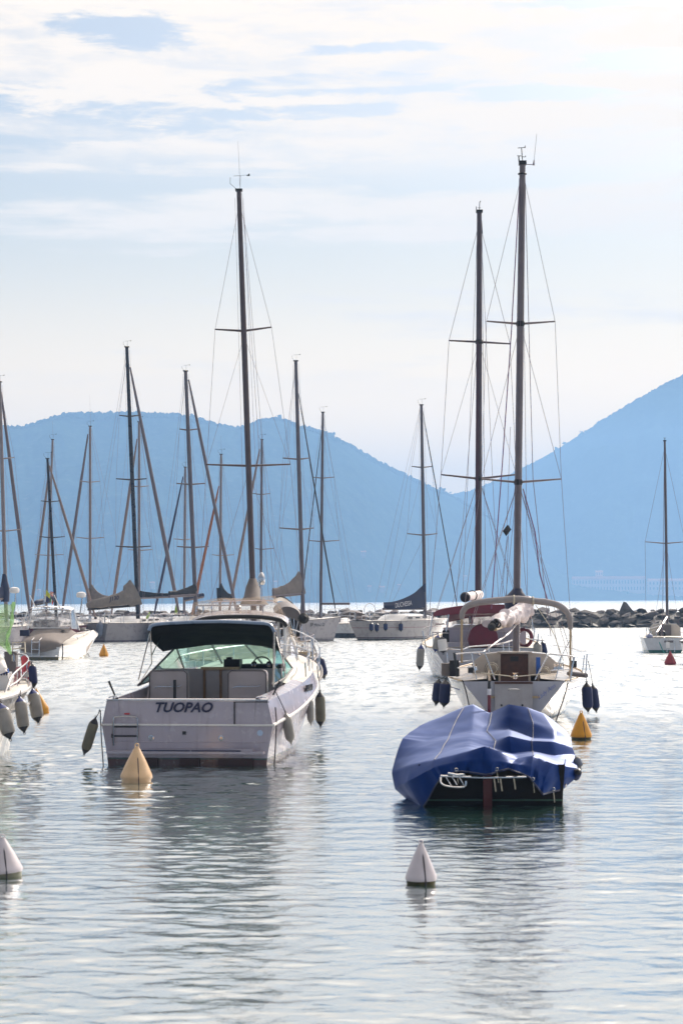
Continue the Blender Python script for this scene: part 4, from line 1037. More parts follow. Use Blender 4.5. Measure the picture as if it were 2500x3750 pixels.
yacht('small yacht with short pale mast and navy furled sail, left of a tall grey mast', (790, 162), (560, 171), 3.2, 1.1, 1.2, mast=((675, 2200), (679, 1712), 165), mr=.115, mm=ALUL,
      spreads=((1977, 636, 705),), fore=((671, 1745), (566, 2247), .10, GNVY), boom=(676, 2200, 745, 2186), cover=(NAVY, .35, .15, .05))
yacht('yacht with an orange furled sail behind the hardtop boat', (920, 162), (720, 170), 3.2, 1.1, 1.2, mast=((806, 2200), (810, 1665), 165), mr=.115, mm=ALUL,
      spreads=((2035, 777, 857),), fore=((802, 1780), (715, 2195), .12, GORG), boom=(806, 2190, 850, 2195), cover=(BLACKC, .7, .2, .04, .6), antenna=1.6)
yacht('yacht with a grey mast right of the tall brown mast, beige furled sail', (1060, 160), (845, 169), 3.2, 1.1, 1.2, mast=((955, 2200), (959, 1611), 163), mr=.115,
      spreads=((1811, 925, 989), (2012, 934, 1002)), fore=((951, 1644), (845, 2205), .11, GBEI), antenna=2.0)
rS, tS, LS = yacht('pale grey yacht with the number SP 4552 on its upright bow', (860, 134.4), (1247, 137.4), 3.4, 1.35, 1.65, mast=((1110, 2250), (1083, 1323), 136), mr=.15,
      spreads=((1682, 1036, 1133, 5), (1939, 1023, 1149, 6)), fore=((1093, 1441), (1231, 2252), .05, RUB), boom=(1106, 2174, 1000, 2184), cover=(TAUPE, .85, .28, .06),
      hm=GELH, back=(((1080, 1330), (990, 2240)), ((1082, 1330), (1010, 2240))))
fwd = (L2W(rS, (0, 1, 0)) - L2W(rS, (0, 0, 0)))
def hull_text(root, s, px0, px1, pyt, pyb, m):
    """lettering laid along the visible side of a hull"""
    bpy.context.view_layer.update()
    ho = [c for c in root.children if c.name.startswith('hull')][0]; inv = XF[root.name].inverted(); hits = []
    for k in range(5):
        d = P(px0 + (px1 - px0)*k/4, pyb, 10) - Vector((0, 0, CAM_H)); o_ = inv @ Vector((0, 0, CAM_H)); dl = (inv.to_3x3() @ d).normalized()
        ok, loc_, n_, i_ = ho.ray_cast(o_, dl, distance=400)
        hits.append((XF[root.name] @ loc_).y if ok else None)
    ys = [h for h in hits if h is not None]
    if not ys: return
    y0 = hits[0] or ys[0]; y1 = hits[-1] or ys[-1]; sag = max(0, max((y0 + (y1-y0)*k/4) - (hits[k] or 1e9) for k in range(5)))
    a = P(px0, pyb, y0 - sag - .06); c = P(px1, pyb, y1 - sag - .06); c.z = a.z
    text_mb(s, a, c - a, (0, 0, 1), (c - a).length, (pyb - pyt)/FPX*y0, bold=.02, depth=.01).build('registration', m, root, smooth=False)
hull_text(rS, 'SP 4552 D', 1135, 1188, 2281, 2294, INKG)
def screen_text(root, s, px0, px1, pyb, h, Ya, Yb, m, name='registration', shear=0):
    a = P(px0, pyb, Ya); c = P(px1, pyb, Yb); c.z = a.z
    text_mb(s, a, c - a, (0, 0, 1), (c - a).length, h, bold=.01, depth=.01, shear=shear).build(name, m, root, smooth=False)
yacht('small pale yacht with a bare boom beside the SP 4552 bow', (1312, 148), (1120, 158), 3.2, 1.05, 1.2, mast=((1174, 2235), (1182, 1511), 152), mr=.12,
      spreads=((1751, 1145, 1223), (1983, 1128, 1242)), fore=((1180, 1560), (1100, 2235), .04, RUB), boom=(1174, 2211, 1279, 2211, 150), back=(((1186, 1530), (1312, 2255)), ((1184, 1600), (1286, 2200))),
      dodger=(GREYC, .08, 1.1, .9), hm=mat('white_small_hull', (.62, .6, .6), .3, coat=.3, stripes=[(-1, .35, (.02, .02, .03))]))
rD, tD, LD = yacht('white yacht with DUCHESSA on its navy sail cover', (1318, 139), (1660, 148), 4.0, 1.35, 1.45, mast=((1555, 2258), (1542, 1484), 142), mr=.13,
      spreads=((1712, 1507, 1581), (1960, 1490, 1600, 6)), fore=((1546, 1500), (1680, 2260), .035, RUB), hm=GELB,
      back=(((1536, 1500), (1370, 2225)), ((1538, 1500), (1410, 2190))), wheel=True)
hull_text(rD, 'MC 110', 1596, 1634, 2281, 2291, mat('dark_red_lettering', (.12, .02, .03), .5))
DC = [[P(1403, 2206, 140), P(1440, 2203, 140), P(1480, 2190, 140.5), P(1515, 2172, 141), P(1538, 2152, 141.4)], [P(1405, 2229, 140), P(1440, 2231, 140), P(1480, 2231, 140.5), P(1515, 2230, 141), P(1550, 2224, 141.6)]]
DC[0].append(P(1552, 2150, 141.6)); DC[1].append(P(1556, 2224, 141.7))
b = MB(); up_ = smooth_path(DC[0], 4); lo_ = smooth_path(DC[1], 4)
b.loft([[u_ + Vector((0, .05, 0)), u_*.5 + l_*.5 + Vector((0, -.17, 0)), l_ + Vector((0, -.1, 0)), l_ + Vector((0, .2, 0)), u_*.5 + l_*.5 + Vector((0, .22, 0))] for u_, l_ in zip(up_, lo_)], close=True, cap=True)
b.build('sail_cover', NAVY, rD)
MB().prism([P(1538, 2152, 141.4), P(1550, 2140, 141.6), P(1558, 2135, 141.6), P(1557, 2170, 141.6)], (0, .1, 0)).build('cover_peak', NAVY, rD)
MB().tube([P(1401, 2230, 139.8), P(1556, 2229, 141.8)], .08, 8).build('boom', ALU, rD)
a_ = P(1447, 2226, 139.6)
text_mb('DUCHESSA', a_, P(1520, 2214, 140.5) - a_, (0, 0, 1), 1.42, .34, bold=.01, depth=.01).build('sail_cover_lettering', INKW, rD, smooth=False)
for k, (x, yt, yb) in enumerate(((1359, 2280, 2312), (1379, 2282, 2314), (1411, 2280, 2310), (1467, 2280, 2312))):
    nm_ = ['leftmost navy fender on the side of the DUCHESSA yacht', 'second navy fender from the left on the DUCHESSA yacht', 'third navy fender from the left on the DUCHESSA yacht', 'navy fender hanging alone amidships on the DUCHESSA yacht'][k]
    Yf = 136.9 + (x - 1318) * .018
    fender(nm_, P(x, yt, Yf), P(x, yb, Yf), .15, FNAVY, FDARK, P(x + 3, 2262, Yf), group='navy fenders on the DUCHESSA yacht')

# ---------- front right: launch under a blue tarpaulin
S0 = P(1800, 2955, 26.9); S0.z = 0
bb_ = thing('covered_boat', 'small dark-hulled boat under a bright blue tarpaulin at front right', 'motorboat', S0, math.radians(3))
BT = [(0, 1.0, .55, .96), (.3, 1.1, .6, 1.02), (.6, 1.0, .72, .72), (.85, .52, .86, .28), (1, .03, .98, .02)]
BH = mat('dark_green_hull', (0.010, 0.007, 0.006), 0.5, spec=.2, var=.3, stripes=[(.05, .075, (.05, .10, .07))])
hull_parts(bb_, BT, 5.6, 5.2, .5, BH); deck_part(bb_, BT, 5.6, BH, dz=-.05)
for s in (-1, 1): MB().tube([sheer(BT, 5.6, t, s, -.01, -.3) for t in np.linspace(0, .6, 12)], .012).build('hull_trim', GEL, bb_, local=True)
MB().box((-.06, -.07, .15), (.12, .14, .95)).build('rudder', mat('dark_red_rudder', (.10, .012, .012), .5), bb_, local=True)
for (x0, x1, y) in ((1612, 1925, 2848), (1640, 1700, 2838)): MB().tube([P(x0, y - 6, 26.35), P((x0+x1)/2, y, 26.3), P(x1, y - 2, 26.35)], .016).build('boarding_rail', STEEL, bb_)
MB().tube(smooth_path([P(1613, 2846, 26.35), P(1614, 2868, 26.3), P(1640, 2880, 26.3), P(1698, 2882, 26.3), P(1706, 2860, 26.3)], 3), .014).build('folded_ladder', STEEL, bb_)
for x in (1632, 1655, 1680): MB().tube([P(x, 2846, 26.32), P(x + 18, 2876, 26.3)], .008).build('ladder_step', STEEL, bb_)
for x, y1 in ((1808, 2898), (1831, 2896), (1880, 2890)): MB().tube([P(x, 2850, 26.4), P(x + 6, y1, 26.5)], .010).build('hanging_cord', ROPE, bb_)
rows = [   # hem, skirt, stern ridge, ledge, foot of upper step, top of step, plateau, tent foot, far edge, back
 [(1512, 2944, 27.7), (1548, 2960, 26.7), (1612, 2848, 26.4), (1690, 2826, 26.4), (1777, 2838, 26.3), (1859, 2814, 26.4), (1938, 2846, 26.4), (1986, 2908, 26.4), (2062, 2889, 27.0)],
 [(1446, 2885, 27.9), (1494, 2862, 26.9), (1588, 2812, 26.50), (1700, 2788, 26.45), (1776, 2782, 26.35), (1870, 2796, 26.45), (1944, 2808, 26.5), (1996, 2848, 26.5), (2104, 2850, 27.2)],
 [(1434, 2826, 28.2), (1508, 2800, 27.2), (1589, 2784, 26.7), (1706, 2756, 26.6), (1775, 2735, 26.45), (1894, 2777, 26.7), (1951, 2769, 26.7), (2022, 2797, 26.7), (2112, 2815, 27.4)],
 [(1446, 2780, 28.5), (1530, 2762, 28.0), (1612, 2758, 27.5), (1712, 2738, 27.4), (1796, 2752, 27.2), (1880, 2764, 27.3), (1950, 2758, 27.4), (2030, 2778, 27.5), (2108, 2786, 27.9)],
 [(1458, 2742, 28.7), (1542, 2738, 28.4), (1622, 2736, 28.1), (1716, 2718, 28.0), (1798, 2738, 27.7), (1872, 2756, 27.5), (1948, 2752, 27.6), (2030, 2768, 27.7), (2104, 2762, 28.1)],
 [(1474, 2705, 29.0), (1560, 2718, 28.8), (1640, 2708, 28.6), (1722, 2698, 28.5), (1806, 2716, 28.0), (1864, 2695, 27.62), (1945, 2713, 27.72), (2020, 2717, 27.82), (2094, 2736, 28.2)],
 [(1490, 2690, 29.4), (1572, 2696, 29.3), (1646, 2690, 29.2), (1725, 2676, 29.2), (1770, 2682, 29.2), (1862, 2668, 29.4), (1950, 2703, 28.6), (2026, 2707, 28.5), (2091, 2722, 28.7)],
 [(1540, 2656, 30.2), (1606, 2652, 30.2), (1668, 2642, 30.1), (1728, 2625, 30.1), (1782, 2655, 29.8), (1862, 2622, 29.56), (1950, 2648, 28.9), (2030, 2674, 28.8), (2088, 2704, 29.0)],
 [(1604, 2629, 31.0), (1650, 2609, 31.0), (1700, 2588, 31.0), (1732, 2580, 31.0), (1791, 2612, 30.6), (1862, 2580, 29.75), (1930, 2592, 29.5), (1990, 2614, 29.4), (2070, 2676, 29.5)],
 [(1620, 2680, 32.0), (1660, 2670, 32.2), (1705, 2660, 32.2), (1740, 2650, 32.2), (1791, 2660, 31.8), (1862, 2650, 31.2), (1930, 2660, 31.0), (1990, 2670, 31.0), (2060, 2705, 30.8)]]
ctrl = [[P(*q) for q in r] for r in rows]
def lin_path(pts, per):
    sp_ = smooth_path(pts, per); out = []
    for k in range((len(pts) - 1) * per + 1):
        i = min(k // per, len(pts) - 2); u = k / per - i
        out.append((pts[i]*(1-u) + pts[i+1]*u)*.86 + sp_[k]*.14)
    return out
n1 = [lin_path(r, 8) for r in ctrl]
cols = [lin_path([r[k] for r in n1], 8) for k in range(len(n1[0]))]
V = []
for i in range(len(cols[0])):
    row = []
    for k in range(len(cols)):
        q = cols[k][i]; v = i / 8
        fall = max(0, 1 - v / 2.4)              # hanging skirt: vertical pleats
        pleat = fall * .035 * math.sin(k*1.35 + 2.2*noise.noise(Vector((k*.2, v, 1))))
        wr_ = .012 * nz(q, 1.6, 3) + .006 * (1 - abs(nz((q.x + q.y*.5, q.y, 0), 3.2, 8))*2)
        row.append(q + Vector((0, -pleat, wr_)))
    V.append(row)
tb = MB().loft(V); tb.loft([[p + Vector((0, .02, -.02)) for p in reversed(r)] for r in V])
tn = NG(TARP.node_tree); pb_ = [n for n in TARP.node_tree.nodes if n.type == 'BSDF_PRINCIPLED'][0]; pb_.inputs['Specular IOR Level'].default_value = 0.0
ou = [n for n in TARP.node_tree.nodes if n.type == 'OUTPUT_MATERIAL'][0]
gg = tn.n('ShaderNodeBsdfGlossy'); gg.inputs['Roughness'].default_value = 0.38; gg.inputs[0].default_value = (.60, .68, .95, 1)
mm_ = tn.n('ShaderNodeMixShader'); fz = tn.n('ShaderNodeFresnel'); fz.inputs[0].default_value = 1.35; tn.l(tn.m('MULTIPLY', fz.outputs[0], 0.6, clamp=True), mm_.inputs[0]); tn.l(pb_.outputs[0], mm_.inputs[1]); tn.l(gg.outputs[0], mm_.inputs[2]); tn.l(mm_.outputs[0], ou.inputs[0])
tb.build('tarpaulin', TARP, bb_, auto=32)
MB().tube(smooth_path([p + Vector((0, -.012, 0)) for p in V[0]], 1), .012, 5).build('hem_cord', NAVY, bb_)
for ki in (16, 33, 48): MB().tube([p + Vector((0, -.006, .006)) for p in [V[i][ki] for i in range(16, 64)]], .006, 5).build('seam', NAVY, bb_)
for ki in (6, 22, 36, 50, 60):
    q = V[0][ki]; MB().ring(q + Vector((0, -.02, .03)), .022, .006, (0, 1, 0), 12, 5).build('eyelet', STEEL, bb_); MB().tube([q + Vector((0, -.02, .02)), q + Vector((.03, .1, -.16))], .007, 5).build('tie_cord', ROPE, bb_)
MB().tube([P(1790, 2660, 30.8), P(1790, 2545, 30.8)], .03).build('flag_pole', mat('dark_red_pole', (.18, .02, .03), .4), bb_)
MB().tube([P(1790, 2545, 30.8), P(1790, 2522, 30.8)], .034).build('pole_band', WHITEC, bb_)
MB().tube([P(1790, 2522, 30.8), P(1790, 2492, 30.8)], [.03, .022]).build('pole_tip', RUB, bb_)
fender('grey fender under the tarpaulin on the right side of the covered boat', P(2106, 2772, 27.7), P(2124, 2812, 27.7), .055, FGREY, FDARK)
fender('short black fender sticking out low on the right side of the covered boat', P(2104, 2850, 27.4), P(2116, 2822, 27.2), .06, FNAVY, FDARK)

# ---------- the yacht whose cockpit faces the camera
yawL = math.atan2(P(1890, 2500, 51).x - P(1885, 2500, 45.4).x, 5.6)
L0 = P(1880, 2642, 45.4); L0.z = 0
la = thing('sailing_yacht', 'cream yacht seen from astern with a wooden cabin door and a rolled-up arch awning', 'sailboat', L0, yawL)
LL = 9.4
LT_ = [(0, 1.18, .92, .42), (.12, 1.42, .93, .86), (.32, 1.66, .95, 1.15), (.55, 1.62, 1.0, 1.15), (.78, 1.08, 1.1, .7), (.92, .45, 1.2, .25), (1, .03, 1.28, .02)]
LH = mat('cream_hull', (0.42, 0.385, 0.355), 0.2, coat=.6, var=.12, vscale=1.5, streak=.3, stripes=[(-1, .05, (.02, .04, .03))], dirt=((.32, .28, .22), .3))
hull_parts(la, LT_, LL, LL*.93, .8, LH, flare=.9, m_tr=mat('white_transom', (.40, .39, .46), .35, coat=.2, var=.06, streak=.2), over=.25)
MB().box((0, -.02, .49), (.86, .05, .80)).build('transom_recess', mat('grey_panel', (.33, .31, .33), .5, streak=.2), la, local=True)
MB().box((0, -.055, .885), (.88, .04, .05)).build('transom_board', DKWOOD, la, local=True)
MB().tube(smooth_path([(-.12, -.08, .71), (-.1, -.11, .74), (.1, -.11, .74), (.12, -.08, .71)], 3), .012).build('transom_handle', STEEL, la, local=True)
for x in (-.28, .2): MB().lathe([(.025, 0), (.025, .02)], (x, -.04, .37), (0, -1, 0), 10).build('drain_outlet', RUB, la, local=True)
text_mb('Lady Ann', L2W(la, (.60, -.03, .47)), (.80, 0, .60), (-.58, 0, .8), .50, .13, shear=.45).build('boat_name', BLUEL, la, smooth=False)
rail_strip(la, LT_, LL, 'toe_rail', TEAKL, .02, .01)
for s in (-1, 1): MB().tube([sheer(LT_, LL, t, s, -.03, -.2) for t in np.linspace(.02, .3, 8)], .012).build('blue_stripe', FBLUE, la, local=True)
# decks round a cockpit well
for s in (-1, 1):
    MB().loft([[Vector((s*max(cr(LT_, t)[0]-.02, .02), t*LL, cr(LT_, t)[1])), Vector((s*max(min(.62, cr(LT_, t)[0]*.6), .02), t*LL, cr(LT_, t)[1]+.05)), Vector((s*.60, t*LL, cr(LT_, t)[1]+.20)), Vector((s*.55, t*LL, cr(LT_, t)[1]-.35))] for t in np.linspace(.02, .36, 10)]).build('side_deck', CREAM, la, local=True)
MB().box((0, 1.7, .55), (1.2, 3.3, .05)).build('cockpit_floor', TEAKL, la, local=True)
deck_part(la, LT_, LL, CREAM, t0=.36)
secs = []
for k, yy in enumerate(np.linspace(3.3, 6.6, 9)):
    e = 1 - max(0, (yy - 4.6)/2.2)**1.6; wd = 1.06 * (1 - .35*max(0, (yy-4)/2.6))
    secs.append([Vector((wd*u, yy, .93 + .56*h*max(e, .05))) for u, h in ((-1, 0), (-.95, .62), (-.74, .94), (-.3, 1.02), (.3, 1.02), (.74, .94), (.95, .62), (1, 0))])
MB().loft(secs, cap=True).build('cabin', CREAM, la, local=True)
MB().box((-.0, 3.26, 1.10), (.68, .06, .72)).build('companionway_door', DKWOOD, la, local=True)
for x in (-.37, .37): MB().box((x, 3.24, 1.12), (.05, .08, .78)).build('door_frame', CREAM, la, local=True)
MB().box((0, 3.22, 1.34), (.2, .02, .12)).build('door_vent', RUB, la, local=True)
MB().box((0, 3.3, 1.50), (.86, .3, .04)).build('sliding_hatch', CREAM, la, local=True)
for (px, py, rr, mm_) in ((1800, 2450, .17, TAUPE), (1990, 2462, .16, TAUPE)):
    for q in range(4): MB().ring(P(px, py, 48.4) + Vector((0, -.03*q, 0)), rr - .02*q, .022, (.2, 1, 0), 16, 5).build('rope_coil', ROPE if q % 2 else TAUPE, la)
MB().box(P(1969, 2438, 48.3), (.10, .08, .42)).build('blue_rope_bag', BLUEP, la)
MB().tube(smooth_path([P(1958, 2420, 48.3), P(1955, 2445, 48.3), P(1966, 2462, 48.3), P(1972, 2420, 48.3)], 4), .014).build('hanging_rope', ROPE, la)
for (px, py) in ((1860, 2486), ): MB().lathe([(.05, 0), (.06, .06), (.03, .09), (.07, .14)], P(px + 26, py, 45.6) , n=12).build('winch', STEEL, la)
for (px, Y_) in ((1735, 46.8), (2036, 46.8), (2050, 46.2)): MB().lathe([(.08, 0), (.07, .08), (.05, .10), (.075, .16)], P(px, 2455, Y_), n=12).build('winch', STEEL, la)
# stern rails
def T(name, pts, r, m=STEEL, Y=45.6, per=0, root=la):
    q = [P(*(p if len(p) == 3 else (p[0], p[1], Y))) for p in pts]
    if per: q = smooth_path(q, per)
    return MB().tube(q, r, 6).build(name, m, root)
T('pushpit', [(1668, 2395, 46), (1700, 2392), (1776, 2388)], .018); T('pushpit', [(1673, 2446, 46), (1710, 2444), (1730, 2442)], .015)
T('rail_post', [(1662, 2390), (1674, 2478)], .034, RUB); T('rail_post', [(1725, 2393), (1744, 2490)], .015); T('rail_post', [(1772, 2388), (1811, 2488)], .017)
T('pushpit', [(1958, 2490), (2005, 2398), (2012, 2395), (2095, 2403), (2102, 2408)], .017); T('pushpit', [(2015, 2455), (2085, 2452)], .012)
T('rail_post', [(2102, 2405), (2094, 2440), (2086, 2496)], .022); T('rail_post', [(2055, 2400), (2030, 2498)], .013)
T('rail_post', [(2148, 2395, 47.5), (2142, 2476, 47.5)], .016); T('rail_post', [(2138, 2400, 47.5), (2130, 2468, 47.5)], .014); T('rail_post', [(2085, 2345, 49), (2040, 2430, 49)], .011)
T('lifeline', [(2022, 2362, 50), (2095, 2375, 48.5), (2120, 2384, 48), (2146, 2384, 47.5)], .006, WIRE)
T('side_rail', [(1632, 2388, 47.6), (1640, 2376, 47.6), (1690, 2380, 48), (1720, 2368, 49), (1820, 2360, 50), (1876, 2344, 51)], .016, per=2)
T('side_rail', [(1640, 2430, 47), (1662, 2424, 47), (1730, 2418, 48)], .014)
for (x, y0, x1, y1, Y_) in ((1636, 2388, 1640, 2478, 47.6), (1840, 2358, 1846, 2400, 50), (1862, 2352, 1866, 2400, 50.4), (1788, 2364, 1792, 2404, 49.6)): T('stanchion', [(x, y0, Y_), (x1, y1, Y_)], .013)
T('stern_line', [(1760, 2464), (1865, 2476), (1880, 2478), (2015, 2466)], .012, ROPE, 45.5, 3)
T('mooring_line', [(1692, 2490), (1706, 2535), (1718, 2592), (1724, 2625)], .016, DKROPE, 45.3, 3)
T('mooring_line', [(2078, 2500), (2068, 2540), (2048, 2600), (2032, 2645)], .016, DKROPE, 45.3, 3)
MB().box(P(1648, 2452, 47), (.42, .25, .30)).build('deck_basket', TAUPE, la)
MB().box(P(1662, 2447, 46.9), (.22, .2, .38)).build('outboard_cover', BLACKC, la)
T('rolled_sail', [(2080, 2466, 47.2), (2110, 2470, 46.8), (2146, 2474, 46.5)], .055, GREYC)
for (px, py, Y_) in ((2100, 2432, 46.8),(2052, 2440, 46.8), (1722, 2452, 46.5)): MB().box(P(px, py, Y_), (.12, .12, .16)).build('pulley_block', RUB, la)
# rolled awning on its arch
AC = mat('grey_beige_awning', (.27, .24, .24), .7, var=.15, bump=.006, bscale=12)
T('awning_leg', [(1690, 2428), (1689, 2340), (1690, 2262)], .032, mat('tan_pole', (.45, .33, .20), .5), 47)
T('awning_leg', [(2086, 2494), (2087, 2380), (2087, 2300)], .028, mat('tan_pole', (.45, .33, .20), .5), 47)
path = smooth_path([P(1690, 2268, 47), P(1694, 2240, 47), P(1716, 2216, 47), P(1760, 2205, 47), P(1830, 2198, 47), P(1886, 2194, 47), P(1950, 2200, 47), P(2020, 2210, 47), P(2062, 2228, 47), P(2084, 2262, 47), P(2087, 2304, 47)], 5)
nP = len(path)
sleeve_b = MB().tube([p + Vector((0, .02*noise.noise(p*3), .012*noise.noise(p*5))) for p in path], [(.045 + .038*math.sin(math.pi*min(1, max(0, k/(nP-1))))**.4 + .006*noise.noise(p*6)) for k, p in enumerate(path)], 14)
sleeve_b.build('rolled_awning', AC, la)
for x, y in ((1880, 2196), (1950, 2201)): MB().ring(P(x, y, 47), .095, .022, (1, 0, 0), 14, 6).build('awning_strap', ROPE, la)
T('awning_stay', [(1960, 2216), (2010, 2290), (2030, 2330), (2062, 2420)], .010, ROPE, 46.9)
# mast, boom, sail
rm = P(1894, 2170, 50.5); tm_ = P(1912, 600, 50.5); dm = P(1888, 2402, 50.5); axm = (tm_ - dm).normalized()
MB().tube([dm + (tm_ - dm)*k/10 for k in range(11)], [.093]*8 + [.088, .082, .078], 12).build('mast', mat('bright_mast_alloy', (.16, .135, .14), .35, metal=.35, var=.1), la)
MB().box(tm_ + Vector((0, 0, .02)), (.19, .17, .10)).build('masthead_fitting', RUB, la)
MB().tube([tm_ + Vector((0, 0, .05)), P(1908, 540, 50.5)], .012).tube([P(1894, 542, 50.5), P(1923, 540, 50.5)], .009).prism([P(1918, 540, 50.5), P(1923, 540, 50.5), P(1922, 531, 50.5)], (0, .01, 0)).build('wind_vane', RUB, la)
MB().tube([P(1908, 575, 50.5), P(1923, 574, 50.5)], .008).prism([P(1920, 574, 50.5), P(1924, 574, 50.5), P(1924, 569, 50.5)], (0, .01, 0)).tube([P(1892, 570, 50.5), P(1908, 571, 50.5)], .008).build('wind_sensor', RUB, la)
MB().tube([P(1908, 600, 50.5), P(1900, 603, 50.5), P(1898, 572, 50.5)], .016).build('masthead_light', RUB, la)
MB().tube([P(1912, 601, 50.5), P(1952, 603, 50.5)], .010).tube([P(1952, 605, 50.5), P(1954, 586, 50.5)], [.03, .012]).tube([P(1954, 586, 50.5), P(1964, 490, 50.5)], .005).build('antenna', WIRE, la)
MB().ring(P(1911, 637, 50.5), .10, .02, (0, 0, 1), 14, 5).build('mast_band', RUB, la)
sp_l = {}
for y, xl, yl, xr, yr in ((1186, 1780, 1176, 2031, 1177), (1766, 1762, 1754, 2054, 1754)):
    k = (2402 - y)/(2402 - 600); root_ = dm + (tm_ - dm)*k
    a = P(xl, yl, 50.5); c = P(xr, yr, 50.5); sp_l[y] = (a, c, root_)
    for q in (a, c): MB().tube([root_, q], [.034, .02], 6).build('spreader', mat('bright_mast_alloy', (0,)*3), la)
    MB().lathe([(.10, -.07), (.12, 0), (.10, .07)], root_, axm, 12).build('spreader_bracket', RUB, la)
for i_, s_ in ((0, -1), (1, 1)):
    ch = L2W(la, (s_*1.5, LL*.53, 1.02))
    MB().tube([P(1912 + s_*9, 665, 50.5), sp_l[1186][i_], sp_l[1766][i_], ch], .006, 5).build('shroud', WIRE, la)
    MB().tube([sp_l[1186][2], sp_l[1766][i_]], .006, 5).build('diagonal_shroud', WIRE, la)
    MB().tube([sp_l[1766][2], ch + Vector((0, -.5, 0))], .007, 5).build('lower_shroud', WIRE, la)
    MB().tube([sp_l[1766][2], ch + Vector((0, .5, 0))], .007, 5).build('lower_shroud', WIRE, la)
MB().tube([P(1903, 640, 50.5), P(1872, 1200, 50.0), P(1838, 1700, 49.3), P(1798, 2230, 47.5)], .014, 5).build('topping_lift', mat('purple_line', (.12, .04, .12), .6), la)
MB().tube([P(1921, 640, 50.5), P(1935, 1200, 50.0), P(1950, 1750, 49.4), P(2000, 2225, 48), P(2016, 2330, 47.5)], .009, 5).build('backstay', WIRE, la)
MB().tube([P(1914, 1790, 50.5), P(1958, 1950, 50.2), P(1975, 2100, 49.8), P(2004, 2200, 49.4)], .016, 5).build('bundled_halyards', mat('purple_line', (0,)*3), la)
MB().tube([P(1914, 1790, 50.4), P(1950, 1975, 50), P(1982, 2120, 49.8), P(2016, 2260, 49.2), P(2050, 2400, 48.5)], .007, 5).build('halyard', WIRE, la)
for (a, c) in (((1906, 650), (1900, 2160)), ((1900, 655), (1882, 2200)), ((1885, 1780), (1826, 2200)), ((1890, 1790), (1850, 2190)), ((1918, 1200), (1930, 2180)), ((1860, 1960), (1852, 2210))):
    MB().tube([P(*a, 50.3), P(*c, 50.3)], .006, 5).build('halyard', WIRE, la)
T('boom', [(1902, 2270, 50.2), (1812, 2304, 46.8)], .05, mat('tan_pole', (0,)*3)); T('boom_vang', [(1896, 2276, 50), (1862, 2320, 48), (1752, 2398, 46)], .022, ALU)
pth = smooth_path([P(1930, 2222, 50), P(1905, 2240, 49.6), P(1875, 2254, 48.8), P(1845, 2266, 48), P(1815, 2280, 47.2), P(1796, 2286, 46.9)], 6)
sleeve(pth, [(.16, .26 - .006*k + .03*math.sin(k*1.3)) for k in range(len(pth))], 22, .14, 4.0, 3).build('furled_mainsail', SAILC, la)
MB().lathe([(.09, 0), (.10, .05), (.05, .1)], P(1800, 2296, 46.7), (-.2, -1, .1), 12).build('boom_end', RUB, la)
for k, o_ in enumerate(((0, 0), (9, 3), (-7, 2), (3, -5))): MB().ring(P(1812 + o_[0], 2284 + o_[1], 46.8), .07, .022, (.3*k, 1, .2), 12, 5).build('sail_lashing', RUB, la)
MB().loft([[P(x_, y_, 50.4) + Vector((math.cos(q)*r_*(1 + .2*noise.noise(Vector((q*2, y_*.05, 1)))), math.sin(q)*r_, 0)) for q in np.linspace(0, 6.28, 16, endpoint=False)] for x_, y_, r_ in ((1893, 2155, .11), (1891, 2168, .16), (1888, 2182, .25), (1884, 2200, .28), (1884, 2230, .26))], close=True, cap=True).build('mast_collar', NAVY, la)
for (nm_, x, y0, x1, y1, Y_, rr, tie) in (('outer left of two navy fenders on the yacht with the arch awning', 1606, 2488, 1595, 2580, 46.9, .115, (1630, 2476, 47)), ('inner left of two navy fenders on the yacht with the arch awning', 1631, 2490, 1624, 2588, 46.5, .13, (1636, 2476, 47)),
        ('inner right of two navy fenders on the yacht with the arch awning', 2146, 2500, 2152, 2606, 46.6, .125, (2142, 2474, 46.8)), ('outer right of two navy fenders on the yacht with the arch awning', 2168, 2508, 2182, 2606, 46.9, .105, (2152, 2420, 47.2))):
    fender(nm_, P(x, y0, Y_), P(x1, y1, Y_), rr, FNAVY, FDARK, P(*tie), group='navy fenders on the yacht with the arch awning')
# radar reflector hanging in the rigging
c = P(1855, 1942, 49.5)
rr_ = thing('radar_reflector', 'black diamond radar reflector hanging in the rigging beside the tall right mast', 'radar reflector', c)
ex = (P(1871, 1942, 49.5) - P(1839, 1942, 49.5)).length/2; ez = ex*1.36
ov = [Vector((ex, 0, .02)), Vector((0, ex*.8, 0)), Vector((-ex, 0, -.02)), Vector((0, -ex*.8, 0)), Vector((.02, 0, ez)), Vector((-.02, 0, -ez))]
MB().add(ov, [(0, 1, 4), (1, 2, 4), (2, 3, 4), (3, 0, 4), (1, 0, 5), (2, 1, 5), (3, 2, 5), (0, 3, 5)]).build('body', BLACKC, rr_, local=True, smooth=False)
MB().tube([Vector((0, 0, ez)), Vector((.1, 0, 2.6))], .006).tube([Vector((0, 0, -ez)), Vector((-.15, 0, -1.8))], .006).build('halyard', WIRE, rr_, local=True)

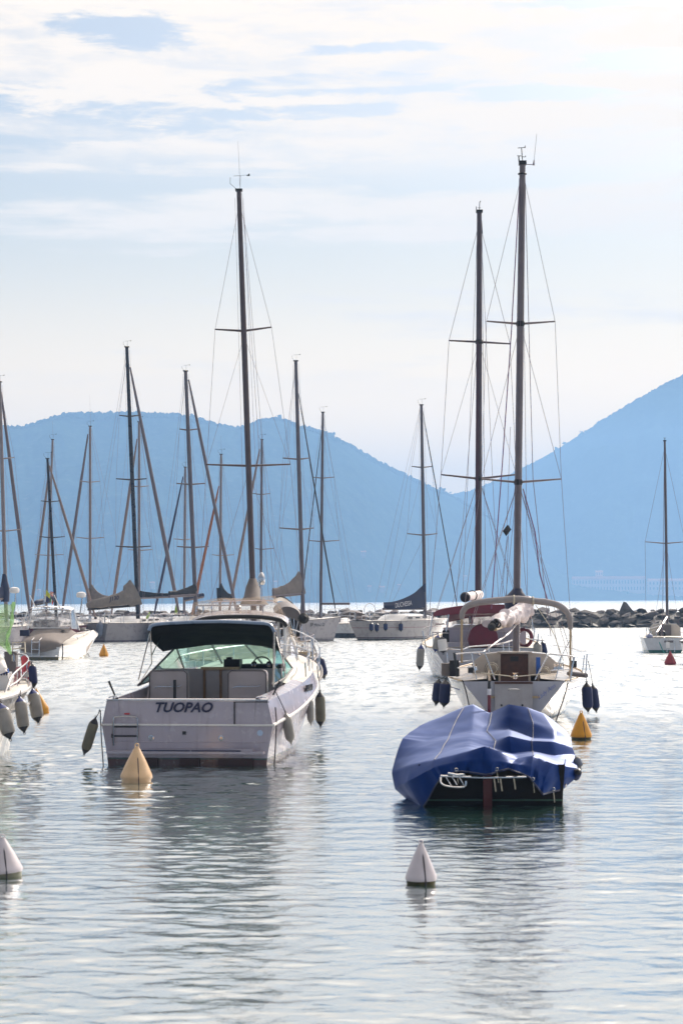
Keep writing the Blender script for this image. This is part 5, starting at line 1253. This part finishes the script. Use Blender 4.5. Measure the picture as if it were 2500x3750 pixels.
# ---------- ketch with the burgundy canopy
E0 = P(1775, 2492, 68.5); E0.z = 0
be = thing('sailing_yacht', 'large yacht with a burgundy canopy and round wheel cover behind the awning yacht', 'sailboat', E0, math.radians(2))
ET = [(0, 1.75, 1.12, .95), (.15, 1.98, 1.12, 1.5), (.45, 2.1, 1.2, 1.75), (.7, 1.65, 1.35, 1.2), (.9, .7, 1.55, .4), (1, .03, 1.65, .03)]
EH = mat('pale_blue_grey_hull', (.38, .37, .42), .25, coat=.5, var=.1, streak=.3, stripes=[(-1, .1, (.03, .05, .05))], dirt=((.3, .32, .36), .3))
hull_parts(be, ET, 12.5, 11.6, .8, EH, flare=.8, m_tr=EH, over=.3); deck_part(be, ET, 12.5, DECK); rail_strip(be, ET, 12.5, 'toe_rail', TEAKL, .025, .02)
secs = []
for yy in np.linspace(3.2, 9, 9):
    e = 1 - max(0, (yy - 5.5)/3.5)**1.5
    secs.append([Vector((1.35*u, yy, 1.15 + .75*h*max(.05, e))) for u, h in ((-1, 0), (-.95, .7), (-.7, 1), (.7, 1), (.95, .7), (1, 0))])
MB().loft(secs, cap=True).build('cabin', GEL, be, local=True)
LAV = mat('lavender_white', (.42, .40, .47), .4, var=.08)
for (x0, x1, y0, y1, Y_) in ((1643, 1722, 2310, 2352, 70), (1724, 1842, 2312, 2352, 70), (1640, 1750, 2353, 2400, 69.3), (1790, 1860, 2353, 2400, 69.3), (1846, 1925, 2312, 2380, 70)):
    MB().prism([P(x0, y0, Y_), P(x1, y0, Y_), P(x1, y1, Y_), P(x0, y1, Y_)], (0, .3, 0)).build('cockpit_locker', LAV, be, smooth=False)
C0 = [P(1582, 2262, 68.8), P(1592, 2240, 68.8), P(1640, 2226, 68.8), P(1700, 2218, 68.8), P(1780, 2214, 68.8), P(1880, 2216, 68.8), P(1935, 2236, 68.8), P(1945, 2262, 68.8)]
C1 = [P(1588, 2258, 70.8), P(1600, 2236, 70.8), P(1645, 2224, 70.8), P(1703, 2217, 70.8), P(1780, 2215, 70.8), P(1878, 2218, 70.8), P(1928, 2236, 70.8), P(1936, 2258, 70.8)]
cloth([C0, C1], 4, 4, .03, thick=.04).build('canopy', BURG, be)
vl = [P(1584, 2258, 68.7), P(1592, 2254, 68.7), P(1640, 2250, 68.7), P(1700, 2246, 68.7), P(1780, 2244, 68.7), P(1880, 2244, 68.7), P(1935, 2254, 68.7), P(1945, 2268, 68.7)]
cloth([C0, vl], 4, 3, .0, thick=.02).build('canopy_valance', BURG, be)
cloth([[P(1640, 2248, 71), P(1720, 2238, 71), P(1800, 2236, 71), P(1890, 2240, 71), P(1930, 2250, 71)], [P(1636, 2275, 71.6), P(1720, 2256, 71.8), P(1800, 2253, 71.8), P(1890, 2258, 71.8), P(1936, 2268, 71.6)]], 4, 3, 0, thick=.02).build('sprayhood_top', BURG, be)
for (q) in (((1636, 2275), (1716, 2258), (1718, 2302), (1638, 2308)), ((1727, 2256), (1797, 2253), (1797, 2298), (1726, 2300)), ((1806, 2253), (1892, 2258), (1896, 2300), (1806, 2298))):
    MB().add([P(x, y, 71.8) for x, y in q], [(0, 1, 2, 3)]).build('sprayhood_panel', VINYL, be, smooth=False)
    MB().tube([P(x, y, 71.78) for x, y in q + (q[0],)], .05).build('window_frame', BURG, be)
MB().box(P(1768, 2304, 71.5), (2.9, .3, .14)).build('coaming', LAV, be)
MB().lathe([(.0, -.06), (.30, -.05), (.52, -.02), (.54, .02), (.5, .05), (0, .06)], P(1768, 2340, 69), (0, 1, 0), 30).build('wheel_cover', BURG, be)
MB().prism([P(1745, 2352, 69.0), P(1802, 2352, 69.0), P(1790, 2408, 69.0), P(1758, 2408, 69.0)], (0, .2, 0)).build('wheel_pedestal_cover', BURG, be)
MB().ring(P(1918, 2335, 69.5), .30, .07, (.7, 1, 0), 20, 8).build('lifebuoy', BURG, be)
MB().box(P(1631, 2330, 68.9), (.24, .15, .42)).build('outboard_motor', BLACKC, be)
for pts in (((1548, 2306), (1560, 2298), (1600, 2288), (1626, 2284)), ((1560, 2336), (1576, 2328), (1606, 2320)), ((1546, 2310), (1560, 2374)), ((1582, 2314), (1588, 2378)), ((1582, 2316), (1640, 2318)), ((1582, 2262), (1572, 2330)), ((1642, 2250), (1632, 2312)),
            ((1920, 2300), (1958, 2302)), ((1956, 2300), (1952, 2350)), ((1946, 2268), (1950, 2310)), ((1935, 2340), (1990, 2346)), ((1970, 2320), (1966, 2380)), ((1990, 2346), (1998, 2400))):
    T('stern_rail', [(x, y, 68.6) for x, y in pts], .02, root=be)
Em = P(1751, 2300, 73); Et = P(1754, 774, 73)
MB().tube([Em + (Et - Em)*k/10 for k in range(11)], [.112]*8 + [.105, .098, .09], 12).build('mast', mat('dark_mast_alloy', (.09, .07, .08), .4, metal=.35), be)  # one even dark alloy colour for mast and spreaders
MB().tube([P(1744, 2190, 72.9), P(1746, 1700, 72.9), P(1748, 1250, 72.9)], [.06, .065, .05], 8).build('mast_luff_track', mat('dark_track', (.05, .02, .035), .5), be)
MB().box(Et, (.24, .2, .1)).build('masthead_fitting', RUB, be)
MB().tube([Et, P(1755, 742, 73)], .014).tube([P(1755, 742, 73), P(1759, 736, 73)], .016).tube([P(1749, 761, 73), P(1759, 761, 73)], .010).build('wind_vane', RUB, be)
MB().tube([P(1743, 780, 73), P(1743, 756, 73)], .016).build('masthead_light', RUB, be)
MB().tube([P(1759, 808, 73), P(1764, 856, 73)], [.05, .03]).build('halyard_block', RUB, be)
se = {}
for y, xl, yl, xr, yr in ((1252, 1643, 1247, 1866, 1259), (1753, 1614, 1738, 1889, 1738)):
    k = (2300 - y)/(2300 - 774); root_ = Em + (Et - Em)*k; a = P(xl, yl, 73); c = P(xr, yr, 73); se[y] = (a, c, root_)
    for q in (a, c): MB().tube([root_, q], [.045, .028], 6).build('spreader', mat('dark_mast_alloy', (0,)*3), be)
    MB().lathe([(.13, -.08), (.16, 0), (.13, .08)], root_, (0, 0, 1), 12).build('spreader_bracket', RUB, be)
for i_, s_ in ((0, -1), (1, 1)):
    ch = L2W(be, (s_*1.95, 6, 1.3))
    MB().tube([Et + Vector((0, 0, -.4)), se[1252][i_], se[1753][i_], ch], .009, 5).build('shroud', WIRE, be)
    MB().tube([se[1252][2], se[1753][i_]], .007, 5).build('diagonal_shroud', WIRE, be)
    MB().tube([se[1753][2], ch + Vector((0, -.5, 0))], .008, 5).build('lower_shroud', WIRE, be); MB().tube([se[1753][2], ch + Vector((0, .6, 0))], .008, 5).build('lower_shroud', WIRE, be)
for pts in (((1748, 800), (1716, 1650), (1694, 2165)), ((1764, 860), (1772, 1700), (1778, 2240)), ((1744, 1300), (1668, 2230)), ((1752, 1790), (1655, 2220)), ((1766, 1780), (1852, 2200)), ((1759, 810), (1800, 1700), (1826, 2240))):
    MB().tube([P(x, y, 72.8) for x, y in pts], .008, 5).build('halyard', WIRE, be)
MB().tube([P(1755, 2178, 72.5), P(1700, 2187, 69.8)], .16, 12).build('furled_sail_tube', mat('warm_white_tube', (.66, .58, .56), .5), be)  # one warm white all round the tube
MB().lathe([(.17, -.02), (.19, 0), (.15, .1), (.04, .14)], P(1702, 2187, 69.85), P(1700, 2187, 69.8) - P(1755, 2178, 72.5), 14).build('boom_end', BLACKC, be)
MB().ring(P(1728, 2181, 71.1), .175, .02, P(1700, 2187, 69.8) - P(1755, 2178, 72.5), 14, 5).build('strap', DKROPE, be)
fender('white fender with dark ends at the port corner of the burgundy-canopied yacht', P(1541, 2362, 68.6), P(1535, 2452, 68.6), .135, FBODY, FDARK, P(1549, 2320, 68.6), tipm=FBLUE)
fender('slim white fender with blue tip lying on the stern of the burgundy-canopied yacht', P(1603, 2326, 68.3), P(1592, 2386, 68.3), .12, FBODY, FBLUE, None)
fender('stubby white fender beside the outboard on the burgundy-canopied yacht', P(1616, 2332, 68.2), P(1622, 2392, 68.2), .16, WHITEC, FDARK, None)
fender('grey fender with black ends on the right quarter of the burgundy-canopied yacht', P(1966, 2350, 68.2), P(1968, 2408, 68.2), .15, FBODY, FDARK, P(1968, 2330, 68.4))
fender('black fender at the right quarter of the burgundy-canopied yacht, outermost', P(1984, 2348, 68.5), P(1996, 2400, 68.5), .10, FNAVY, FDARK, P(1980, 2330, 68.5))

# ---------- canvas-covered motorboat at mid left
G0 = P(146, 2416, 95.5); G0.z = 0
gb = thing('motorboat', 'white hardtop motorboat with a taupe cover over its stern at mid left', 'motorboat', G0, math.radians(14))
GT_ = [(0, 1.05, .62, .98), (.3, 1.18, .72, 1.02), (.6, 1.12, .95, .85), (.82, .72, 1.15, .4), (1, .03, 1.3, .02)]
GH = mat('white_motorboat_hull', (.62, .60, .60), .2, coat=.8, var=.05, streak=.15, stripes=[(-1, .14, (.16, .12, .03)), (.34, .37, (.5, .5, .5))])
hull_parts(gb, GT_, 7.2, 6.3, .5, GH, flare=1.2); deck_part(gb, GT_, 7.2, DECK); rail_strip(gb, GT_, 7.2, 'rub_rail', GEL, .03)
MB().box((0, -.15, .2), (1.9, .3, .05)).build('swim_platform', GEL, gb, local=True)
G = lambda x, y, Y: P(x, y, Y)
cloth([[G(78, 2372, 95.3), G(84, 2384, 95.3), G(150, 2388, 95.2), G(215, 2372, 95.3), G(224, 2362, 95.4)],
       [G(84, 2348, 95.5), G(100, 2346, 95.4), G(150, 2345, 95.3), G(205, 2346, 95.4), G(232, 2352, 95.6)],
       [G(104, 2330, 96.6), G(130, 2322, 96.6), G(170, 2313, 96.6), G(220, 2325, 96.6), G(258, 2334, 96.8)],
       [G(124, 2308, 98), G(150, 2300, 98), G(200, 2298, 98), G(250, 2300, 98), G(284, 2316, 98)]], 4, 6, .05, 1.5, 2, .02).build('canvas_cover', TAUPE, gb)
for x in (174, 232): MB().lathe([(.09, 0), (.08, .04), (0, .06)], G(x, 2311, 97.2), n=12).build('cover_vent', RUB, gb)
cloth([[G(100, 2234, 97.8), G(120, 2226, 97.8), G(190, 2224, 97.8), G(240, 2226, 97.8), G(262, 2234, 97.8)], [G(112, 2228, 100), G(130, 2221, 100), G(190, 2219, 100), G(250, 2221, 100), G(274, 2229, 100)]], 4, 4, 0, thick=.15).build('hardtop', mat('white_hardtop', (.78, .76, .76), .4), gb)
for q in (((112, 2240, 97.9), (252, 2240, 97.9), (262, 2300, 97.6), (92, 2300, 97.6)),): MB().add([G(*p) for p in q], [(0, 1, 2, 3)]).build('rear_curtain', VINYL, gb, smooth=False)
MB().add([G(262, 2238, 97.9), G(272, 2232, 100), G(288, 2305, 100.3), G(264, 2302, 97.7)], [(0, 1, 2, 3)]).build('side_curtain', see_through('milky_vinyl', (.8, .8, .82), .3, (.75, .72, .78), .55, .2), gb, smooth=False)
for a, b_ in (((102, 2238, 97.8), (78, 2304, 97.5)), ((118, 2240, 97.8), (104, 2304, 97.5)), ((256, 2238, 97.8), (264, 2304, 97.6)), ((270, 2232, 100), (292, 2308, 100)), ((212, 2240, 97.9), (216, 2300, 97.7)), ((112, 2300, 97.6), (256, 2300, 97.6))):
    MB().tube([G(*a), G(*b_)], .03).build('frame', GEL, gb)
MB().box(G(172, 2292, 99), (1.3, .3, .5)).build('helm_seats', GREYC, gb); MB().box(G(176, 2282, 99.5), (.9, .1, .35)).build('dashboard', RUB, gb)
MB().tube(smooth_path([G(128, 2228, 97.8), G(138, 2221, 97.8), G(205, 2228, 97.8)], 3), .02).build('roof_rack', STEEL, gb)
for x in (140, 154, 168, 182): MB().tube([G(x, 2234, 97.8), G(x, 2222, 97.8), G(x - 10, 2221, 97.8)], .02).build('rod_holder', STEEL, gb)
for a, b_ in (((130, 2222, 97.8), (111, 2180, 97.8)), ((221, 2228, 97.8), (200, 2180, 97.8))): MB().tube([G(*a), G(*b_)], [.035, .02]).build('rod_holder', WHITEC, gb)
for x0, x1, dy_ in ((118, 124, 0), (146, 152, 0)):
    MB().tube([G(x0 - 2, 2404, 95.1), G(x0, 2344, 95.1), G(x1 + 2, 2336, 95.3)], .022).build('ladder_rail', STEEL, gb)
for y in (2352, 2378, 2398): MB().tube([G(117, y, 95.1), G(146, y, 95.1)], .02).build('ladder_rung', STEEL, gb)
MB().box(G(92, 2318, 96.6), (.45, .3, .3)).build('engine_cowl', NAVY, gb)
T('bow_rail', [(272, 2338, 98.4), (300, 2326, 99.6), (326, 2318, 101.2), (333, 2312, 102), (322, 2307, 102.3), (296, 2306, 102.3)], .024, root=gb, per=3)
for x, y0, y1, Y_ in ((285, 2333, 2342, 98.8), (308, 2323, 2334, 100.2), (331, 2313, 2330, 101.9)): T('rail_post', [(x, y0, Y_), (x, y1, Y_)], .018, root=gb)
T('stern_line', [(230, 2358, 95.4), (231, 2390, 95.3), (229, 2416, 95.2)], .03, DKROPE, root=gb)
T('anchor_line', [(312, 2370, 100.5), (328, 2405, 99.5)], .02, DKROPE, root=gb)
MB().box(G(304, 2304, 101.5), (.3, .3, .18)).build('anchor_winch', STEEL, gb)
# flags flying on the short black-masted yacht
def flag(label, pts, Y, cols_, vertical=True):
    r = thing('flag', label, 'flag', P(pts[0][0], pts[0][1], Y), 0, 'small flags above the canvas-covered motorboat')
    (ax_, ay), (bx, by), (cx_, cy), (dx_, dy2) = pts    # hoist top, fly top, fly bottom, hoist bottom
    n = len(cols_)
    for k, c_ in enumerate(cols_):
        u0, u1 = k/n, (k+1)/n
        f = lambda u, v: P((ax_*(1-u)+bx*u)*(1-v) + (dx_*(1-u)+cx_*u)*v, (ay*(1-u)+by*u)*(1-v) + (dy2*(1-u)+cy*u)*v, Y + .12*math.sin(u*5 + v*2))
        if vertical: g_ = [[f(u0 + (u1-u0)*a/3, v/4) for v in range(5)] for a in range(4)]
        else: g_ = [[f(a/4, u0 + (u1-u0)*v/2) for v in range(3)] for a in range(5)]
        MB().loft(g_).loft([[p + Vector((0, .01, 0)) for p in q_] for q_ in g_]).build('stripe', c_, r)
FY = mat('yellow_flag', (.5, .5, .04), .7); FG = mat('green_flag', (.02, .22, .06), .7); FR = mat('red_flag', (.5, .03, .03), .7); FW = mat('white_flag', (.65, .62, .6), .7); FB = mat('navy_flag', (.02, .02, .08), .7)
flag('yellow flag, topmost of the flags above the motorboat roof', ((171, 2159), (184, 2176), (184, 2192), (168, 2180)), 128, [FY])
flag('red and white striped flag right of the yellow one', ((184, 2166), (197, 2168), (194, 2184), (183, 2176)), 128.3, [FR, FW, FR, FW, FR], False)
flag('green, white and red flag hanging lowest above the motorboat roof', ((184, 2186), (196, 2204), (194, 2216), (184, 2202)), 128.1, [FG, FW, FR])
flag('dark navy flag with a pale corner left of the other flags', ((165, 2176), (182, 2192), (180, 2208), (162, 2202)), 128.4, [FW, FB, FB])
tagm(MB().tube([P(163, 2232, 128), P(162, 2162, 128)], .035).build('flag_pole', STEEL), 'thin steel pole carrying small flags above the motorboat roof', 'pole')
# lamp poles of the moored yachts at left
for (lab, x, y, Y_) in (('white radar dome on a pole among the yachts at far left', 54, 2160, 128), ('beige box-shaped radar scanner on a slanting pole near the J130 yacht', 298, 2177, 133)):
    r = thing('radar_scanner', lab, 'radar', P(x, 2240, Y_))
    MB().tube([P(x + (-1 if x < 100 else -4), 2250, Y_), P(x + 5, y + 6, Y_)], .05).build('pole', STEEL, r)
    MB().lathe([(.12, -.22), (.30, -.18), (.33, 0), (.28, .12), (.1, .18)], P(x, y, Y_), (0, 0, 1), 16).build('dome', WHITEC, r)
# green folded cloth on a far deck
tagm(cloth([[P(534, 2262, 139.6), P(545, 2258, 139.6)], [P(540, 2250, 139.8), P(549, 2247, 139.8)], [P(545, 2242, 140), P(551, 2238, 140)]], 3, 3, .1, 2, 1, .1).build('folded_cover', mat('lime_cloth', (.30, .42, .06), .7)), 'lime green cloth bundled on a far yacht deck', 'cloth')
tagm(cloth([[P(640, 2246, 148), P(650, 2244, 148)], [P(642, 2225, 148), P(652, 2222, 148)], [P(646, 2205, 148), P(651, 2203, 148)]], 3, 3, .1, 2, 1, .1).build('hanging_cloth', mat('lime_cloth', (0,)*3)), 'lime cloth hanging upright left of the hardtop boat netting', 'cloth')

# ---------- boat cut by the left edge, bow to the right
D0 = P(-420, 2760, 33.6); D0.z = 0
Dbow = P(50, 2740, 37.6); dd = Vector((Dbow.x - D0.x, Dbow.y - D0.y, 0)); yawD = math.atan2(dd.x, dd.y)
bd = thing('fishing_boat', 'white boat bow at the left edge with steel pulpit, hanging fenders and green net', 'boat', D0, yawD)
DL = dd.length * 1.06
DT = [(0, 1.2, 1.0, 1.05), (.4, 1.25, 1.1, 1.05), (.7, .95, 1.2, .62), (.88, .52, 1.28, .22), (1, .04, 1.36, .02)]
DHm = mat('offwhite_hull', (.62, .59, .56), .25, coat=.6, var=.08, streak=.25, dirt=((.35, .33, .3), .4))  # one off-white base colour for the whole hull
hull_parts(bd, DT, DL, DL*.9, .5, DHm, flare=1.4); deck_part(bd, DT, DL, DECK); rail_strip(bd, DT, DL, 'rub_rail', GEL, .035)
rail_strip(bd, [(a, b*1.0, z - .28, c) for a, b, z, c in DT], DL, 'lower_rub_rail', GEL, .025, t1=.93)
Yd = 37.0
T('pulpit', [(14, 2560, 35.6), (28, 2515, 35.8), (50, 2470, 36.2), (92, 2434, 37), (104, 2420, 37.6), (100, 2404, 38), (84, 2396, 38.4), (48, 2394, 38.8)], .020, root=bd, per=3)
T('pulpit_lower_rail', [(36, 2515, 35.9), (66, 2494, 36.3), (92, 2466, 37), (103, 2452, 37.5)], .016, root=bd, per=3)
T('pulpit_bracket', [(104, 2420, 37.6), (112, 2422, 37.7), (115, 2440, 37.7), (112, 2480, 37.6), (102, 2516, 37.4)], .018, root=bd, per=3)
for x0, y0, x1, y1, Y_ in ((100, 2425, 100, 2505, 37.5), (66, 2450, 64, 2530, 36.6), (52, 2396, 54, 2470, 38.4), (84, 2398, 82, 2500, 38)): T('rail_post', [(x0, y0, Y_), (x1, y1, Y_)], .013, root=bd)
T('grab_rail', [(0, 2562, 35.2), (30, 2556, 35.4), (70, 2530, 36), (98, 2510, 37)], .022, WHITEC, root=bd, per=3)
T('rail_frame', [(46, 2420, 38.6), (48, 2354, 38.8), (92, 2352, 38.9), (94, 2392, 38.6)], .014, ROPE, root=bd)
T('rail_frame', [(48, 2376, 38.8), (92, 2374, 38.9)], .011, ROPE, root=bd)
cabd = MB().prism([P(-60, 2470, 36), P(28, 2462, 36), P(34, 2500, 36), P(44, 2580, 36), P(-60, 2590, 36)], (0, .5, .0)); cabd.build('cabin_side', GEL, bd)
MB().prism([P(-60, 2466, 35.95), P(30, 2448, 35.95), P(33, 2464, 35.95), P(-60, 2486, 35.95)], (0, .06, 0)).build('blue_band', BLUEP, bd)
for k in range(3): MB().prism([P(2 + k*10, 2459, 35.93), P(7 + k*10, 2457, 35.93), P(9 + k*10, 2472, 35.93), P(4 + k*10, 2474, 35.93)], (0, .02, 0)).build('band_mark', NAVY, bd)
cloth([[P(-40, 2400, 36.2), P(0, 2392, 36.2), P(18, 2410, 36.2)], [P(-40, 2440, 35.9), P(4, 2436, 35.9), P(28, 2452, 35.9)], [P(-40, 2472, 35.8), P(4, 2460, 35.8), P(30, 2452, 35.9)]], 4, 4, .10, 2.5, 2, .05).build('white_cover', WHITEC, bd)
MB().box(P(42, 2432, 38.8), (.22, .3, .5)).build('hatch', GREYC, bd); MB().box(P(52, 2470, 38.3), (.1, .1, .5)).build('samson_post', GREYC, bd)
rl = cloth([[P(78, 2410, 37.9), P(90, 2404, 37.8), P(104, 2412, 37.7), P(114, 2430, 37.8)], [P(80, 2450, 37.7), P(92, 2450, 37.6), P(106, 2456, 37.6), P(115, 2465, 37.7)], [P(84, 2500, 37.7), P(94, 2495, 37.6), P(104, 2505, 37.6), P(108, 2516, 37.7)]], 4, 4, .05, 3, 2, .03)
tagm(rl.build('red_cloth', REDP), 'red cloth hung over the bow rail of the left edge boat', 'cloth')
for k, (x, y) in enumerate(((96, 2470), (88, 2494))): MB().box(P(x, y, 37.4), (.10, .03, .09)).build('cloth_band', WHITEC, bd)
lb = cloth([[P(60, 2440, 37.3), P(76, 2436, 37.3)], [P(52, 2490, 36.9), P(76, 2480, 37)], [P(46, 2515, 36.6), P(60, 2512, 36.7)]], 3, 3, .05, 3, 1, .04)
tagm(lb.build('maroon_bag', BURG), 'maroon bag slumped behind the bow rail of the left edge boat', 'bag')
gn = cloth([[P(-30, 2232, 36), P(0, 2212, 36), P(30, 2210, 36.1), P(54, 2203, 36.2)], [P(-30, 2290, 36), P(4, 2290, 36), P(34, 2292, 36.1), P(48, 2270, 36.2)],
            [P(-30, 2330, 36), P(-2, 2340, 36), P(20, 2340, 36.1), P(36, 2320, 36.1)], [P(-10, 2360, 36.1), P(14, 2376, 36.2), P(32, 2392, 36.3), P(44, 2398, 36.4)]], 4, 5, .08, 3, 2, .004)
tagm(gn.build('green_net', NETG), 'sheer green net draped at the left edge of the picture', 'net')
tagm(MB().tube(smooth_path([P(52, 2204, 36.15), P(48, 2240, 36.15), P(44, 2285, 36.1), P(34, 2318, 36.1), P(26, 2350, 36.15), P(40, 2394, 36.3)], 5), [.03 + .012*math.sin(k*.9) for k in range(26)], 7).build('gathered_net', see_through('dense_green_net', (.9, 1, .9), 0, (.36, .52, .27), .55, .4, .3)), 'gathered pale green edge of the net hanging at the left edge', 'net')
fender('grey fender with blue tip, cut by the left edge of the picture', P(4, 2578, 34.4), P(38, 2706, 34.3), .125, FBODY, FDARK, P(2, 2552, 34.8), tipm=FBLUE)
fender('grey fender with blue tip, middle of three on the left edge boat', P(73, 2552, 35.4), P(90, 2682, 35.3), .112, FBODY, FDARK, P(76, 2528, 35.6), tipm=FBLUE)
fender('grey fender with blue tip in front of the leaning yellow buoy', P(120, 2524, 36.6), P(142, 2646, 36.5), .118, FBODY, FDARK, P(112, 2500, 37), tipm=FBLUE)
fender('navy fender hung high beside the red cloth on the bow rail', P(118, 2428, 37.3), P(125, 2518, 37.2), .08, FNAVY, FDARK, P(114, 2420, 37.6))

# ---------- yachts at the right edge
pY = P(2434, 2398, 102); pY.z = 0
rp = thing('sailing_yacht', 'small white yacht seen from astern at the right edge, bare boom, grey cabin door', 'sailboat', pY, math.radians(9))
RT = [(0, 1.12, .78, .80), (.2, 1.28, .80, 1.1), (.5, 1.3, .85, 1.1), (.8, .8, .98, .5), (1, .03, 1.08, .02)]
hull_parts(rp, RT, 7.5, 7, .6, mat('white_hull_green_boot', (.52, .52, .54), .25, coat=.5, var=.06, streak=.2, stripes=[(-1, .16, (.02, .09, .07))]), flare=.9, over=-.15)
deck_part(rp, RT, 7.5, DECK); rail_strip(rp, RT, 7.5, 'toe_rail', GEL, .025, .01)
secs = []
for yy in np.linspace(2.3, 5.2, 7):
    e = 1 - max(0, (yy - 3.4)/1.8)**1.5
    secs.append([Vector((.85*u, yy, .8 + .68*h*max(.05, e))) for u, h in ((-1, 0), (-.95, .7), (-.72, 1), (.72, 1), (.95, .7), (1, 0))])
MB().loft(secs, cap=True).build('cabin', CREAM, rp, local=True)
MB().box((0, 2.22, 1.12), (.66, .05, .60)).build('companionway_door', GREYC, rp, local=True)
MB().box((.18, -.03, .42), (.46, .04, .46)).build('transom_panel', GREYC, rp, local=True)
T('ladder', [(2440, 2388), (2440, 2346), (2446, 2342), (2462, 2342), (2468, 2348), (2468, 2388)], .02, STEEL, 101.6, 0, rp)
MB().box(P(2443, 2362, 101.5), (.18, .12, .3)).build('outboard_bracket', WHITEC, rp)
MB().lathe([(.0, -.16), (.15, -.08), (.17, .04), (.1, .15), (0, .17)], P(2377, 2332, 102.3), (0, -1, .2), 14).build('life_sling', mat('blue_white_sling', (.25, .27, .4), .5), rp)
MB().ring(P(2424, 2322, 103.5), .13, .06, (0, 1, 0), 14, 6).build('rope_coil', RUB, rp)
for pts in (((2364, 2334), (2366, 2302), (2372, 2300), (2378, 2318)), ((2378, 2302), (2400, 2296), (2418, 2288)), ((2384, 2330), (2382, 2310), (2398, 2306), (2402, 2330)), ((2486, 2310), (2492, 2330), (2494, 2344))): T('pushpit', [(x, y, 102.2) for x, y in pts], .018, root=rp)
T('mooring_line', [(2412, 2352, 101.8), (2424, 2380, 101.6), (2434, 2396, 101.5), (2446, 2401, 101.4)], .025, mat('green_rope', (.03, .22, .2), .7), root=rp)
pm = P(2442, 2322, 105); pt = P(2432, 1614, 105)
MB().tube([pm + (pt - pm)*k/8 for k in range(9)], [.075]*6 + [.07, .065, .055], 10).build('mast', ALU, rp)
MB().box(pt, (.16, .12, .06)).build('masthead_fitting', RUB, rp)
MB().tube([pt, P(2432, 1603, 105)], .012).tube([P(2427, 1604, 105), P(2436, 1604, 105)], .010).build('wind_vane', RUB, rp)
for xe, ye in ((2360, 1984), (2506, 1984)): MB().tube([P(2437, 1990, 105), P(xe, ye, 105)], [.035, .02], 6).build('spreader', ALU, rp)
for pts in (((2432, 1640), (2360, 1984), (2364, 2310)), ((2432, 1640), (2506, 1984), (2500, 2310)), ((2436, 1995), (2392, 2300)), ((2438, 1995), (2486, 2300))): T('shroud', [(x, y, 105) for x, y in pts], .008, WIRE, root=rp)
T('backstay', [(2430, 1640, 105), (2424, 2318, 102.4)], .014, WIRE, root=rp)
T('boom', [(2440, 2260, 104.8), (2402, 2318, 102.5)], .06, ALUL, root=rp); T('mast_crutch', [(2424, 2265, 103), (2418, 2330, 103)], .03, ALU, root=rp)
q0 = P(2545, 2440, 84); q0.z = 0
rq = thing('rowing_boat', 'rounded white stern cut off by the right edge of the picture', 'boat', q0, math.radians(20))
QT = [(0, .55, .95, .35), (.25, .85, .95, .6), (.6, .8, 1.0, .6), (1, .03, 1.2, .02)]
hull_parts(rq, QT, 4.5, 4.1, .4, GELP, flare=.8); deck_part(rq, QT, 4.5, DECK)
MB().tube([sheer(QT, 4.5, t, -1, -.01) for t in np.linspace(0, .9, 12)], .05).build('rubber_fendering', RUB, rq, local=True)

# ---------- mooring buoys
YEL = mat('yellow_buoy_paint', (.55, .24, .008), .38, var=.12, vscale=6, dirt=((.35, .16, .03), .35)); ORB = mat('faded_orange_buoy_paint', (.60, .40, .23), .4, var=.12, vscale=5, dirt=((.45, .22, .10), .3))
WHB = mat('white_buoy_paint', (.52, .47, .50), .4, var=.08, vscale=5, dirt=((.4, .36, .34), .3)); REB = mat('red_buoy_paint', (.26, .025, .035), .45, var=.15, vscale=5)
SCUM = mat('weedy_waterline', (.05, .045, .015), .7, var=.5, vscale=12)
buoy('pale orange cone buoy in front of the TUOPAO transom', 500, 2862, 118, 138, ORB, ORB, (.02, 0))
buoy('white cone buoy standing alone in front of the tarpaulined boat', 1541, 3236, 116, 160, WHB, SCUM)
buoy('white cone buoy cut by the left edge of the picture', 22, 3206, 128, 150, WHB, mat('dull_green_rim', (.16, .16, .11), .6), (-.08, 0))
buoy('yellow cone buoy to the right of the cream yacht', 2127, 2707, 78, 104, YEL, SCUM)
buoy('yellow cone buoy between the motorboat and the J130 yacht', 381, 2404, 35, 46, YEL, YEL)
buoy('leaning yellow cone buoy behind the left edge fenders', 158, 2612, 52, 98, YEL, YEL, (-.28, 0))
buoy('dark red cone buoy under the small yacht at the right edge', 2452, 2434, 44, 50, REB, REB)
